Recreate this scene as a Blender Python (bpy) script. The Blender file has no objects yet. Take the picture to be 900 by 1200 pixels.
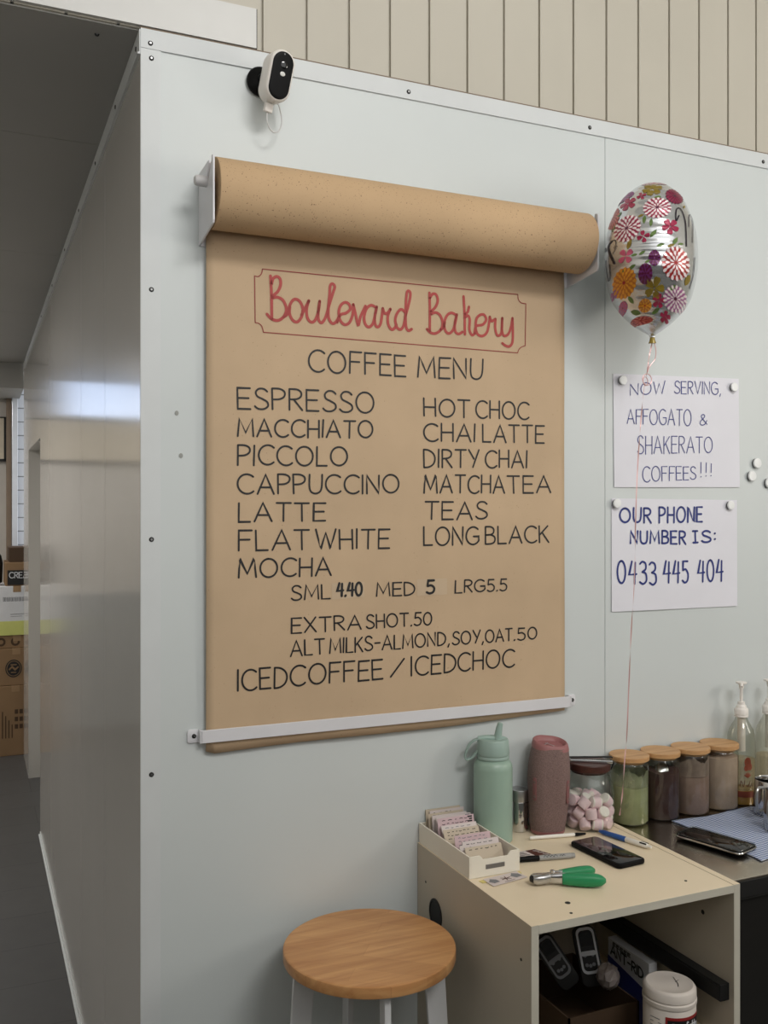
import bpy, bmesh, math, random
from math import sin, cos, pi, sqrt, radians, atan2
from mathutils import Vector, Matrix
random.seed(7)
scn = bpy.context.scene
COL = scn.collection

# ------------------------------------------------------------------ camera
cam_data = bpy.data.cameras.new('camera')
cam_data.sensor_fit = 'VERTICAL'
cam_data.sensor_height = 24.0
cam_data.lens = 24.0 * 1104 / 1200
cam_data.clip_start = 0.05
cam = bpy.data.objects.new('camera', cam_data)
cam.location = (-0.3198, -1.99, 1.64)
cam.rotation_euler = (radians(90), 0, -math.atan2(483, 1104))
COL.objects.link(cam)
scn.camera = cam
scn.view_settings.view_transform = 'Standard'
scn.view_settings.look = 'None'
scn.view_settings.exposure = 0.06
scn.view_settings.gamma = 1.0
scn.view_settings.use_curve_mapping = False

# ------------------------------------------------------------------ world and lights
world = bpy.data.worlds.new('world')
scn.world = world
world.use_nodes = True
bg = world.node_tree.nodes['Background']
bg.inputs['Color'].default_value = (1.0, 0.99, 0.975, 1)
bg.inputs['Strength'].default_value = 1.25

def area(name, loc, target, size, energy, color, size_y=None):
    l = bpy.data.lights.new(name, 'AREA')
    l.shape = 'RECTANGLE'
    l.size = size
    l.size_y = size_y or size
    l.energy = energy
    l.color = color
    o = bpy.data.objects.new(name, l)
    o.location = loc
    d = Vector(target) - Vector(loc)
    o.rotation_euler = d.to_track_quat('-Z', 'Y').to_euler()
    COL.objects.link(o)
    return o
area('shop_window_light', (0.9, -3.3, 4.1), (0.6, 0, 1.7), 1.5, 62, (1.0, 0.975, 0.94), 0.7)
area('side_window_light', (3.1, -1.7, 2.1), (0.8, 0, 1.1), 1.0, 22, (1.0, 0.94, 0.86), 0.8)
area('corridor_fill_light', (-1.3, 2.2, 2.6), (-1.3, 2.2, 0), 0.3, 22, (1.0, 0.96, 0.9), 1.2)  # added fill that brightens the side wall and door jamb

area('corridor_end_fill', (-1.3, 4.4, 2.6), (-1.3, 4.6, 0), 0.3, 26, (1.0, 0.96, 0.9), 1.2)  # second added fill, brightens the far wall

# ------------------------------------------------------------------ materials
def lin(c):
    r = []
    for v in c[:3]:
        v /= 255.0
        r.append(v / 12.92 if v <= 0.04045 else ((v + 0.055) / 1.055) ** 2.4)
    return (r[0], r[1], r[2], 1)

MATS = {}
def mat(name, rgb, rough=0.5, metal=0.0, spec=0.5, var=0.05, scale=12.0, bump=0.0, bscale=80.0, coat=0.0, trans=0.0, emit=None, estr=0.0):
    m = bpy.data.materials.new(name)
    m.use_nodes = True
    nt = m.node_tree
    b = nt.nodes['Principled BSDF']
    b.inputs['Roughness'].default_value = rough
    b.inputs['Metallic'].default_value = metal
    b.inputs['Specular IOR Level'].default_value = spec
    b.inputs['Coat Weight'].default_value = coat
    b.inputs['Transmission Weight'].default_value = trans
    c = lin(rgb)
    tc = nt.nodes.new('ShaderNodeTexCoord')
    nz = nt.nodes.new('ShaderNodeTexNoise')
    nz.inputs['Scale'].default_value = scale
    nz.inputs['Detail'].default_value = 4
    nt.links.new(tc.outputs['Object'], nz.inputs['Vector'])
    rp = nt.nodes.new('ShaderNodeValToRGB')
    rp.color_ramp.elements[0].position = 0.3
    rp.color_ramp.elements[1].position = 0.7
    rp.color_ramp.elements[0].color = tuple(max(0, v * (1 - var)) for v in c[:3]) + (1,)
    rp.color_ramp.elements[1].color = tuple(min(1, v * (1 + var)) for v in c[:3]) + (1,)
    nt.links.new(nz.outputs['Fac'], rp.inputs['Fac'])
    nt.links.new(rp.outputs['Color'], b.inputs['Base Color'])
    if bump:
        n2 = nt.nodes.new('ShaderNodeTexNoise')
        n2.inputs['Scale'].default_value = bscale
        n2.inputs['Detail'].default_value = 3
        nt.links.new(tc.outputs['Object'], n2.inputs['Vector'])
        bp = nt.nodes.new('ShaderNodeBump')
        bp.inputs['Strength'].default_value = bump
        bp.inputs['Distance'].default_value = 0.002
        nt.links.new(n2.outputs['Fac'], bp.inputs['Height'])
        nt.links.new(bp.outputs['Normal'], b.inputs['Normal'])
    if emit:
        b.inputs['Emission Color'].default_value = lin(emit)
        b.inputs['Emission Strength'].default_value = estr
    MATS[name] = m
    return m

def nodes(m):
    nt = m.node_tree
    return nt, nt.nodes, nt.links, nt.nodes['Principled BSDF']

def glass_mat(name, tint, refl=1.0, rough=0.02):
    """thin-walled clear glass: what lies behind shows, with a Fresnel reflection on top"""
    m = bpy.data.materials.new(name)
    m.use_nodes = True
    nt = m.node_tree
    nt.nodes.clear()
    out = nt.nodes.new('ShaderNodeOutputMaterial')
    tr = nt.nodes.new('ShaderNodeBsdfTransparent')
    tr.inputs['Color'].default_value = lin(tint)
    gl = nt.nodes.new('ShaderNodeBsdfGlossy')
    gl.inputs['Roughness'].default_value = rough
    lw = nt.nodes.new('ShaderNodeLayerWeight')
    lw.inputs['Blend'].default_value = 0.5
    pw = nt.nodes.new('ShaderNodeMath'); pw.operation = 'POWER'; pw.inputs[1].default_value = 4.0
    fr = nt.nodes.new('ShaderNodeMath'); fr.operation = 'MULTIPLY_ADD'; fr.inputs[1].default_value = 0.85; fr.inputs[2].default_value = 0.065
    nt.links.new(lw.outputs['Facing'], pw.inputs[0]); nt.links.new(pw.outputs[0], fr.inputs[0])
    nz = nt.nodes.new('ShaderNodeTexNoise')
    nz.inputs['Scale'].default_value = 20
    bp = nt.nodes.new('ShaderNodeBump')
    bp.inputs['Strength'].default_value = 0.04
    nt.links.new(nz.outputs['Fac'], bp.inputs['Height'])
    nt.links.new(bp.outputs['Normal'], gl.inputs['Normal'])
    mx = nt.nodes.new('ShaderNodeMixShader')
    nt.links.new(fr.outputs[0], mx.inputs['Fac'])
    nt.links.new(tr.outputs['BSDF'], mx.inputs[1])
    nt.links.new(gl.outputs['BSDF'], mx.inputs[2])
    nt.links.new(mx.outputs['Shader'], out.inputs['Surface'])
    MATS[name] = m
    return m

def film_mat(name, rgb, alpha):
    m = mat(name, rgb, 0.7, var=0.2, scale=40)
    nt, N, L, b = nodes(m)
    b.inputs['Alpha'].default_value = alpha
    return m

def wood_mat(name, c0, c1, rough=0.45, scale=(3, 60, 60), axis_rot=0.0, planks=None):
    m = mat(name, c0, rough)
    nt, N, L, b = nodes(m)
    tc = N.new('ShaderNodeTexCoord')
    mp = N.new('ShaderNodeMapping')
    mp.inputs['Scale'].default_value = scale
    mp.inputs['Rotation'].default_value = (0, 0, axis_rot)
    L.new(tc.outputs['Object'], mp.inputs['Vector'])
    nz = N.new('ShaderNodeTexNoise')
    nz.inputs['Scale'].default_value = 1.0
    nz.inputs['Detail'].default_value = 6
    nz.inputs['Distortion'].default_value = 0.6
    L.new(mp.outputs['Vector'], nz.inputs['Vector'])
    rp = N.new('ShaderNodeValToRGB')
    rp.color_ramp.elements[0].position = 0.3
    rp.color_ramp.elements[0].color = lin(c0)
    rp.color_ramp.elements[1].position = 0.72
    rp.color_ramp.elements[1].color = lin(c1)
    L.new(nz.outputs['Fac'], rp.inputs['Fac'])
    L.new(rp.outputs['Color'], b.inputs['Base Color'])
    if planks:
        bk = N.new('ShaderNodeTexBrick')
        bk.inputs['Scale'].default_value = 1.0
        bk.inputs['Brick Width'].default_value = planks[0]
        bk.inputs['Row Height'].default_value = planks[1]
        bk.inputs['Mortar Size'].default_value = 0.0004
        bk.inputs['Color1'].default_value = (1, 1, 1, 1)
        bk.inputs['Color2'].default_value = (0.86, 0.82, 0.78, 1)
        bk.inputs['Mortar'].default_value = (0.72, 0.66, 0.6, 1)
        mp2 = N.new('ShaderNodeMapping')
        mp2.inputs['Rotation'].default_value = (0, 0, axis_rot)
        L.new(tc.outputs['Object'], mp2.inputs['Vector'])
        L.new(mp2.outputs['Vector'], bk.inputs['Vector'])
        mx = N.new('ShaderNodeMix')
        mx.data_type = 'RGBA'
        mx.blend_type = 'MULTIPLY'
        mx.inputs[0].default_value = 0.8
        L.new(rp.outputs['Color'], mx.inputs[6])
        L.new(bk.outputs['Color'], mx.inputs[7])
        L.new(mx.outputs[2], b.inputs['Base Color'])
    return m

def kraft_mat(name, rgb, dark, speck=0.66):
    m = mat(name, rgb, 0.75, spec=0.25, var=0.06, scale=5, bump=0.15, bscale=30)
    nt, N, L, b = nodes(m)
    base = b.inputs['Base Color'].links[0].from_socket
    tc = N.new('ShaderNodeTexCoord')
    nz = N.new('ShaderNodeTexNoise')
    nz.inputs['Scale'].default_value = 300
    nz.inputs['Detail'].default_value = 2
    L.new(tc.outputs['Object'], nz.inputs['Vector'])
    rp = N.new('ShaderNodeValToRGB')
    rp.color_ramp.elements[0].position = speck
    rp.color_ramp.elements[0].color = (0, 0, 0, 1)
    rp.color_ramp.elements[1].position = speck + 0.08
    rp.color_ramp.elements[1].color = (1, 1, 1, 1)
    L.new(nz.outputs['Fac'], rp.inputs['Fac'])
    mx = N.new('ShaderNodeMix')
    mx.data_type = 'RGBA'
    L.new(rp.outputs['Color'], mx.inputs[0])
    L.new(base, mx.inputs[6])
    mx.inputs[7].default_value = lin(dark)
    L.new(mx.outputs[2], b.inputs['Base Color'])
    return m

# paint and panels
mat('panel_white', (203, 209, 209), 0.42, var=0.025, scale=2.2, spec=0.4)
mat('panel_side', (192, 189, 184), 0.14, var=0.02, scale=2.0, spec=0.6)
mat('trim_white', (206, 210, 211), 0.5, var=0.02)
mat('fascia_white', (200, 200, 197), 0.4, var=0.02)
mat('ceiling_grey_shaded', (160, 159, 155), 0.5, var=0.03, scale=2)  # white ceiling panels, their shade put into the colour as grey
mat('board_cream', (186, 181, 168), 0.55, var=0.03, scale=3)
mat('rivet_steel', (150, 150, 150), 0.35, metal=0.9)
mat('rivet_hole', (30, 30, 30), 0.6)
mat('smudge_grey', (150, 152, 148), 0.7)
mat('far_wall', (186, 182, 176), 0.6)
mat('plaster_white', (232, 228, 220), 0.7)
mat('far_dado', (132, 136, 138), 0.55)
mat('far_board', (200, 190, 172), 0.6)
mat('far_brown', (120, 104, 88), 0.7)
mat('dark_frame', (22, 22, 22), 0.5)
mat('steel_trim', (215, 220, 228), 0.25, metal=0.4)
mat('sky_pane', (235, 242, 255), 0.3, emit=(196, 218, 255), estr=1.5)
mat('door_grey', (190, 190, 186), 0.4)
# tile wall
tm = mat('tile_white', (206, 212, 222), 0.25)
nt, N, L, b = nodes(tm)
tc = N.new('ShaderNodeTexCoord'); sx = N.new('ShaderNodeSeparateXYZ'); cx = N.new('ShaderNodeCombineXYZ')
L.new(tc.outputs['Object'], sx.inputs[0]); ad = N.new('ShaderNodeMath'); ad.inputs[1].default_value = 1.0; L.new(sx.outputs['X'], ad.inputs[0]); L.new(ad.outputs[0], cx.inputs['X']); L.new(sx.outputs['Z'], cx.inputs['Y'])
bk = N.new('ShaderNodeTexBrick')
bk.inputs['Scale'].default_value = 1.0; bk.inputs['Brick Width'].default_value = 4.0; bk.inputs['Row Height'].default_value = 0.1
bk.inputs['Mortar Size'].default_value = 0.004
bk.inputs['Color1'].default_value = lin((206, 212, 222)); bk.inputs['Color2'].default_value = lin((198, 205, 216)); bk.inputs['Mortar'].default_value = lin((120, 124, 130))
L.new(cx.outputs[0], bk.inputs['Vector']); L.new(bk.outputs['Color'], b.inputs['Base Color'])
# floor tiles
fm = mat('floor_grey', (74, 74, 74), 0.45, bump=0.1, bscale=60)
nt, N, L, b = nodes(fm)
base = b.inputs['Base Color'].links[0].from_socket
tc = N.new('ShaderNodeTexCoord')
bk = N.new('ShaderNodeTexBrick')
bk.inputs['Scale'].default_value = 1.0; bk.inputs['Brick Width'].default_value = 0.6; bk.inputs['Row Height'].default_value = 0.3
bk.inputs['Mortar Size'].default_value = 0.0025
bk.inputs['Color1'].default_value = (1, 1, 1, 1); bk.inputs['Color2'].default_value = (0.9, 0.9, 0.9, 1); bk.inputs['Mortar'].default_value = (0.55, 0.55, 0.55, 1)
L.new(tc.outputs['Object'], bk.inputs['Vector'])
mx = N.new('ShaderNodeMix'); mx.data_type = 'RGBA'; mx.blend_type = 'MULTIPLY'; mx.inputs[0].default_value = 1.0
L.new(base, mx.inputs[6]); L.new(bk.outputs['Color'], mx.inputs[7]); L.new(mx.outputs[2], b.inputs['Base Color'])

# paper and ink
kraft_mat('kraft_sheet', (194, 169, 139), (120, 92, 62), 0.72)
kraft_mat('kraft_roll', (190, 161, 126), (84, 62, 40), 0.655)
mat('kraft_patch', (194, 172, 144), 0.7)
kraft_mat('cardboard', (136, 110, 82), (110, 84, 58), 0.7)
kraft_mat('cardboard_dark', (74, 58, 44), (60, 44, 30), 0.7)
mat('ink_black', (26, 25, 26), 0.55)
mat('ink_red', (168, 64, 60), 0.6)
mat('ink_red_dark', (140, 52, 46), 0.6)
mat('ink_blue', (58, 64, 130), 0.55)
mat('ink_navy', (24, 42, 118), 0.55)
mat('paper_white', (222, 222, 230), 0.6, var=0.02, scale=8, bump=0.2, bscale=9)
mat('metal_white', (218, 218, 222), 0.4, var=0.02)
mat('knob_grey', (200, 198, 198), 0.4)
mat('magnet_white', (228, 230, 230), 0.35)
mat('magnet_rim', (70, 70, 70), 0.4)
# plastics
mat('plastic_white', (235, 230, 224), 0.35)
mat('plastic_black', (9, 9, 10), 0.5, spec=0.15)
mat('matt_black', (18, 18, 18), 0.6)
mat('screen_black', (10, 10, 12), 0.06, spec=0.6)
mat('lens_glass', (6, 6, 8), 0.05, spec=0.8)
mat('sensor_white', (215, 215, 210), 0.3)
mat('cable_white', (205, 205, 205), 0.45)
mat('foil_ribbon', (226, 184, 184), 0.3, metal=0.3)
# balloon
mat('foil_silver', (216, 218, 220), 0.2, metal=0.8, var=0.02)
for n_, c_ in [('print_pink', (206, 96, 126)), ('print_rose', (158, 40, 74)), ('print_white', (240, 226, 228)), ('print_plum', (96, 30, 62)), ('print_purple', (112, 48, 110)),
               ('print_orange', (226, 158, 48)), ('print_amber', (196, 116, 40)), ('print_green', (96, 122, 62)), ('print_olive', (136, 116, 40)), ('print_red', (160, 40, 40)), ('print_mauve', (170, 100, 150)), ('print_black', (36, 26, 40)), ('print_coral', (208, 110, 96))]:
    mat(n_, c_, 0.3, metal=0.15, var=0.1, scale=60)
# furniture
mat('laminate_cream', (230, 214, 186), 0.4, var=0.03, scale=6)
mat('laminate_shaded', (184, 175, 158), 0.45, var=0.03, scale=3)  # the cream laminate again, darkened to paint in shade away from the light
mat('laminate_edge', (196, 192, 178), 0.5, var=0.03)
mat('steel_bench', (205, 196, 182), 0.24, metal=1.0, var=0.06, scale=3)
mat('steel_bright', (205, 205, 205), 0.12, metal=1.0)
mat('steel_satin', (190, 190, 190), 0.32, metal=1.0)
mat('fridge_black', (30, 29, 28), 0.35)
wood_mat('stool_wood', (188, 134, 84), (216, 166, 112), 0.42, (5, 60, 60), radians(38), planks=(0.5, 0.052))
mat('stool_leg', (214, 215, 216), 0.4)
wood_mat('lid_wood', (176, 130, 84), (208, 166, 116), 0.5, (8, 90, 90), radians(20))
wood_mat('lid_walnut', (54, 26, 20), (78, 40, 30), 0.4, (10, 80, 80), radians(10))
# goods
mat('bottle_sage', (148, 172, 158), 0.36, var=0.02)
mat('bottle_lid', (150, 172, 164), 0.42, var=0.02)
mat('speaker_side', (128, 84, 84), 0.55)
mat('speaker_cap', (150, 98, 98), 0.5)
sm = mat('speaker_mesh', (150, 104, 100), 0.75)
nt, N, L, b = nodes(sm)
tc = N.new('ShaderNodeTexCoord'); vo = N.new('ShaderNodeTexVoronoi'); vo.inputs['Scale'].default_value = 650
L.new(tc.outputs['Object'], vo.inputs['Vector'])
rp = N.new('ShaderNodeValToRGB'); rp.color_ramp.elements[0].color = lin((152, 124, 118)); rp.color_ramp.elements[1].color = lin((104, 84, 81)); rp.color_ramp.elements[1].position = 0.7
L.new(vo.outputs['Distance'], rp.inputs['Fac']); L.new(rp.outputs['Color'], b.inputs['Base Color'])
glass_mat('jar_glass', (240, 243, 240))
glass_mat('bottle_glass', (236, 236, 230))
glass_mat('clear_case', (225, 228, 228), rough=0.05)
mat('marsh_pink', (246, 216, 224), 0.8)
mat('marsh_white', (246, 238, 232), 0.8)
mat('powder_green', (152, 156, 114), 0.9, var=0.12, scale=30)
film_mat('film_green', (156, 160, 128), 0.55)
mat('powder_cocoa', (62, 36, 32), 0.85, var=0.2, scale=40)
mat('powder_taupe', (142, 116, 104), 0.9, var=0.12, scale=30)
film_mat('film_taupe', (150, 130, 118), 0.7)
mat('powder_beige', (182, 158, 140), 0.9, var=0.1, scale=30)
mat('syrup', (190, 150, 84), 0.1, trans=0.0, var=0.2, scale=30)
film_mat('syrup_clear', (196, 176, 132), 0.35)
mat('label_rust', (124, 58, 38), 0.5)
mat('pen_blue', (36, 82, 150), 0.35)
mat('pen_white', (232, 228, 220), 0.35)
mat('marker_grey', (150, 150, 148), 0.4)
mat('punch_green', (28, 134, 84), 0.45)
mat('card_white', (208, 197, 194), 0.6, var=0.03)
mat('card_pink', (206, 180, 184), 0.6, var=0.03)
mat('card_cream', (192, 178, 158), 0.6, var=0.03)
mat('card_yellow', (214, 198, 120), 0.6)
mat('card_brown', (84, 44, 34), 0.5)
mat('card_grey', (120, 122, 126), 0.6)
mat('box_white', (232, 226, 212), 0.45, var=0.02)
mat('tub_white', (214, 206, 198), 0.45, var=0.03)
mat('tub_label', (150, 40, 40), 0.45)
mat('carton_white', (206, 208, 212), 0.6)
mat('carton_lime', (196, 200, 116), 0.6)
mat('carton_blue', (40, 52, 128), 0.5)
mat('tape_brown', (150, 122, 90), 0.35)
mat('bag_grey', (150, 140, 136), 0.3)
# woven cloth
cm = mat('cloth_blue', (190, 200, 216), 0.9)
nt, N, L, b = nodes(cm)
tc = N.new('ShaderNodeTexCoord'); mp = N.new('ShaderNodeMapping'); mp.inputs['Rotation'].default_value = (0, 0, radians(38)); mp.inputs['Scale'].default_value = (1, 1, 0)
L.new(tc.outputs['Object'], mp.inputs['Vector'])
vo = N.new('ShaderNodeTexChecker'); vo.inputs['Scale'].default_value = 160
vo.inputs['Color1'].default_value = lin((206, 214, 228)); vo.inputs['Color2'].default_value = lin((84, 106, 156))
L.new(mp.outputs['Vector'], vo.inputs['Vector']); L.new(vo.outputs['Color'], b.inputs['Base Color'])

# ------------------------------------------------------------------ mesh helpers
class MB:
    def __init__(s):
        s.v, s.f, s.mi = [], [], []
    def add(s, vs, fs, mi=0):
        o = len(s.v)
        s.v += [tuple(p) for p in vs]
        for f in fs:
            s.f.append([i + o for i in f]); s.mi.append(mi)
        return s
    def box(s, x0, x1, y0, y1, z0, z1, mi=0):
        v = [(x, y, z) for z in (z0, z1) for y in (y0, y1) for x in (x0, x1)]
        return s.add(v, [(0, 2, 3, 1), (4, 5, 7, 6), (0, 1, 5, 4), (2, 6, 7, 3), (0, 4, 6, 2), (1, 3, 7, 5)], mi)
    def loft(s, rings, cap=True, mi=0):
        n = len(rings[0]); o = []
        for r in rings: o += list(r)
        f = []
        for k in range(len(rings) - 1):
            for i in range(n):
                j = (i + 1) % n
                f.append((k * n + i, k * n + j, (k + 1) * n + j, (k + 1) * n + i))
        if cap:
            f.append(tuple(reversed(range(n))))
            f.append(tuple((len(rings) - 1) * n + i for i in range(n)))
        return s.add(o, f, mi)
    def lathe(s, prof, c=(0, 0, 0), seg=40, mi=0, cap=True):
        """prof: (radius, z) from bottom to top, around a vertical axis"""
        return s.loft([[(c[0] + r * cos(2 * pi * i / seg), c[1] + r * sin(2 * pi * i / seg), c[2] + z) for i in range(seg)] for r, z in prof], cap, mi)
    def tube(s, pts, r, seg=10, closed=False, mi=0):
        pts = [Vector(p) for p in pts]; n = len(pts)
        rr = r if isinstance(r, (list, tuple)) else [r] * n
        rings = []; up = None
        for i, p in enumerate(pts):
            a = pts[i - 1] if (i or closed) else p
            c = pts[(i + 1) % n] if (i < n - 1 or closed) else p
            t = (c - a).normalized()
            if up is None:
                up = Vector((0, 0, 1)) if abs(t.z) < 0.9 else Vector((1, 0, 0))
            e1 = t.cross(up).normalized(); up = e1.cross(t).normalized()
            rings.append([p + rr[i] * (cos(2 * pi * k / seg) * e1 + sin(2 * pi * k / seg) * up) for k in range(seg)])
        if closed:
            rings.append(rings[0])
        return s.loft(rings, not closed, mi)
    def prism(s, poly, fn, d0, d1, mi=0):
        return s.loft([[fn(a, b_, d0) for a, b_ in poly], [fn(a, b_, d1) for a, b_ in poly]], True, mi)
    def ribbon(s, pts, w, fn, mi=0, caps=True):
        """flat ink stroke through 2D points; fn(a, b) -> 3D point on the written surface"""
        n = len(pts)
        if n < 2: return s
        vs = []; fs = []
        for i, (x, y) in enumerate(pts):
            a = pts[max(i - 1, 0)]; c = pts[min(i + 1, n - 1)]
            dx, dy = c[0] - a[0], c[1] - a[1]; l = math.hypot(dx, dy) or 1e-9
            k = 1.0
            if 0 < i < n - 1:
                d1 = math.hypot(x - a[0], y - a[1]) or 1e-9; d2 = math.hypot(c[0] - x, c[1] - y) or 1e-9
                ct = ((x - a[0]) * (c[0] - x) + (y - a[1]) * (c[1] - y)) / (d1 * d2)
                k = min(1.6, 1 / max(0.3, sqrt(max(0, (1 + ct) / 2))))
            nx, ny = -dy / l * w / 2 * k, dx / l * w / 2 * k
            vs += [fn(x + nx, y + ny), fn(x - nx, y - ny)]
        for i in range(n - 1):
            fs.append((2 * i, 2 * i + 1, 2 * i + 3, 2 * i + 2))
        s.add(vs, fs, mi)
        if caps:
            for (x, y) in (pts[0], pts[-1]):
                s.add([fn(x + w / 2 * cos(k * pi / 4), y + w / 2 * sin(k * pi / 4)) for k in range(8)], [tuple(range(8))], mi)
        return s
    def build(s, name, mats, parent=None, smooth=35, bevel=0.0, seg=2, recalc=True):
        me = bpy.data.meshes.new(name)
        off = Vector((0, 0, 0))
        q = parent
        while q is not None:
            off += q.location; q = q.parent
        me.from_pydata([tuple(Vector(p) - off) for p in s.v], [], s.f)
        if isinstance(mats, str): mats = [mats]
        for m_ in mats: me.materials.append(MATS[m_])
        for p, k in zip(me.polygons, s.mi): p.material_index = k
        if recalc:
            bm = bmesh.new(); bm.from_mesh(me)
            bmesh.ops.recalc_face_normals(bm, faces=bm.faces)
            bm.to_mesh(me); bm.free()
        if smooth:
            me.shade_smooth()
            me.set_sharp_from_angle(angle=radians(smooth))
        me.update()
        o = bpy.data.objects.new(name, me)
        COL.objects.link(o)
        if parent is not None: o.parent = parent
        if bevel:
            md = o.modifiers.new('bevel', 'BEVEL'); md.width = bevel; md.segments = seg; md.limit_method = 'ANGLE'; md.angle_limit = radians(40)
            md.harden_normals = False
        return o

def thing(name, label, cat, loc=(0, 0, 0), group=None):
    o = bpy.data.objects.new(name, None)
    o.empty_display_size = 0.05
    COL.objects.link(o); o.location = loc
    o['label'] = label; o['category'] = cat
    if group: o['group'] = group
    return o
def tag(o, label, cat, group=None, kind=None):
    if label: o['label'] = label
    if cat: o['category'] = cat
    if group: o['group'] = group
    if kind: o['kind'] = kind
    return o
def rebase(o):
    """move a one-mesh thing's origin to its lowest middle point"""
    me = o.data
    xs = [v.co.x for v in me.vertices]; ys = [v.co.y for v in me.vertices]; zs = [v.co.z for v in me.vertices]
    c = Vector(((min(xs) + max(xs)) / 2, (min(ys) + max(ys)) / 2, min(zs)))
    me.transform(Matrix.Translation(-c)); o.location = o.location + c
    return o
def struct(o):
    o['kind'] = 'structure'; return o
def copy_thing(root, loc, label, group=None):
    r = root.copy(); COL.objects.link(r); r.location = loc; r['label'] = label
    if group: r['group'] = group
    for ch in list(root.children):
        c = ch.copy(); COL.objects.link(c); c.parent = r
        for g in list(ch.children):
            d = g.copy(); COL.objects.link(d); d.parent = c
    return r

def rrect(w, h, r, n=6):
    r = min(r, w / 2 - 1e-5, h / 2 - 1e-5); o = []
    for cx_, cy_, a0 in ((w / 2 - r, h / 2 - r, 0), (-w / 2 + r, h / 2 - r, 90), (-w / 2 + r, -h / 2 + r, 180), (w / 2 - r, -h / 2 + r, 270)):
        for k in range(n + 1):
            a = radians(a0 + 90 * k / n); o.append((cx_ + r * cos(a), cy_ + r * sin(a)))
    return o
def frame(o, ex, ey, ez):
    o = Vector(o); ex = Vector(ex).normalized(); ey = Vector(ey).normalized(); ez = Vector(ez).normalized()
    return lambda a, b, c=0.0: tuple(o + ex * a + ey * b + ez * c)
def slab(mb, F, w, h, t, r, e=0.002, mi=0, base=0.0):
    """rounded slab w x h, thickness t along the frame's third axis, eased edges"""
    lv = [(e, 0), (e * 0.3, e * 0.3), (0, e), (0, t - e), (e * 0.3, t - e * 0.3), (e, t)]
    mb.loft([[F(a, b, base + d) for a, b in rrect(w - 2 * i, h - 2 * i, max(r - i, 0.0005))] for i, d in lv], True, mi)
    return mb
def spline(p, n=6, closed=False):
    """Catmull-Rom through points of any dimension"""
    o = []; m = len(p)
    rng = range(m if closed else m - 1)
    for i in rng:
        g = (lambda k: p[k % m]) if closed else (lambda k: p[min(max(k, 0), m - 1)])
        a, b, c, d = g(i - 1), g(i), g(i + 1), g(i + 2)
        for k in range(n):
            t = k / n
            o.append(tuple(0.5 * (2 * b[j] + (c[j] - a[j]) * t + (2 * a[j] - 5 * b[j] + 4 * c[j] - d[j]) * t * t + (3 * b[j] - a[j] - 3 * c[j] + d[j]) * t ** 3) for j in range(len(b))))
    if not closed: o.append(tuple(p[-1]))
    return o

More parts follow.
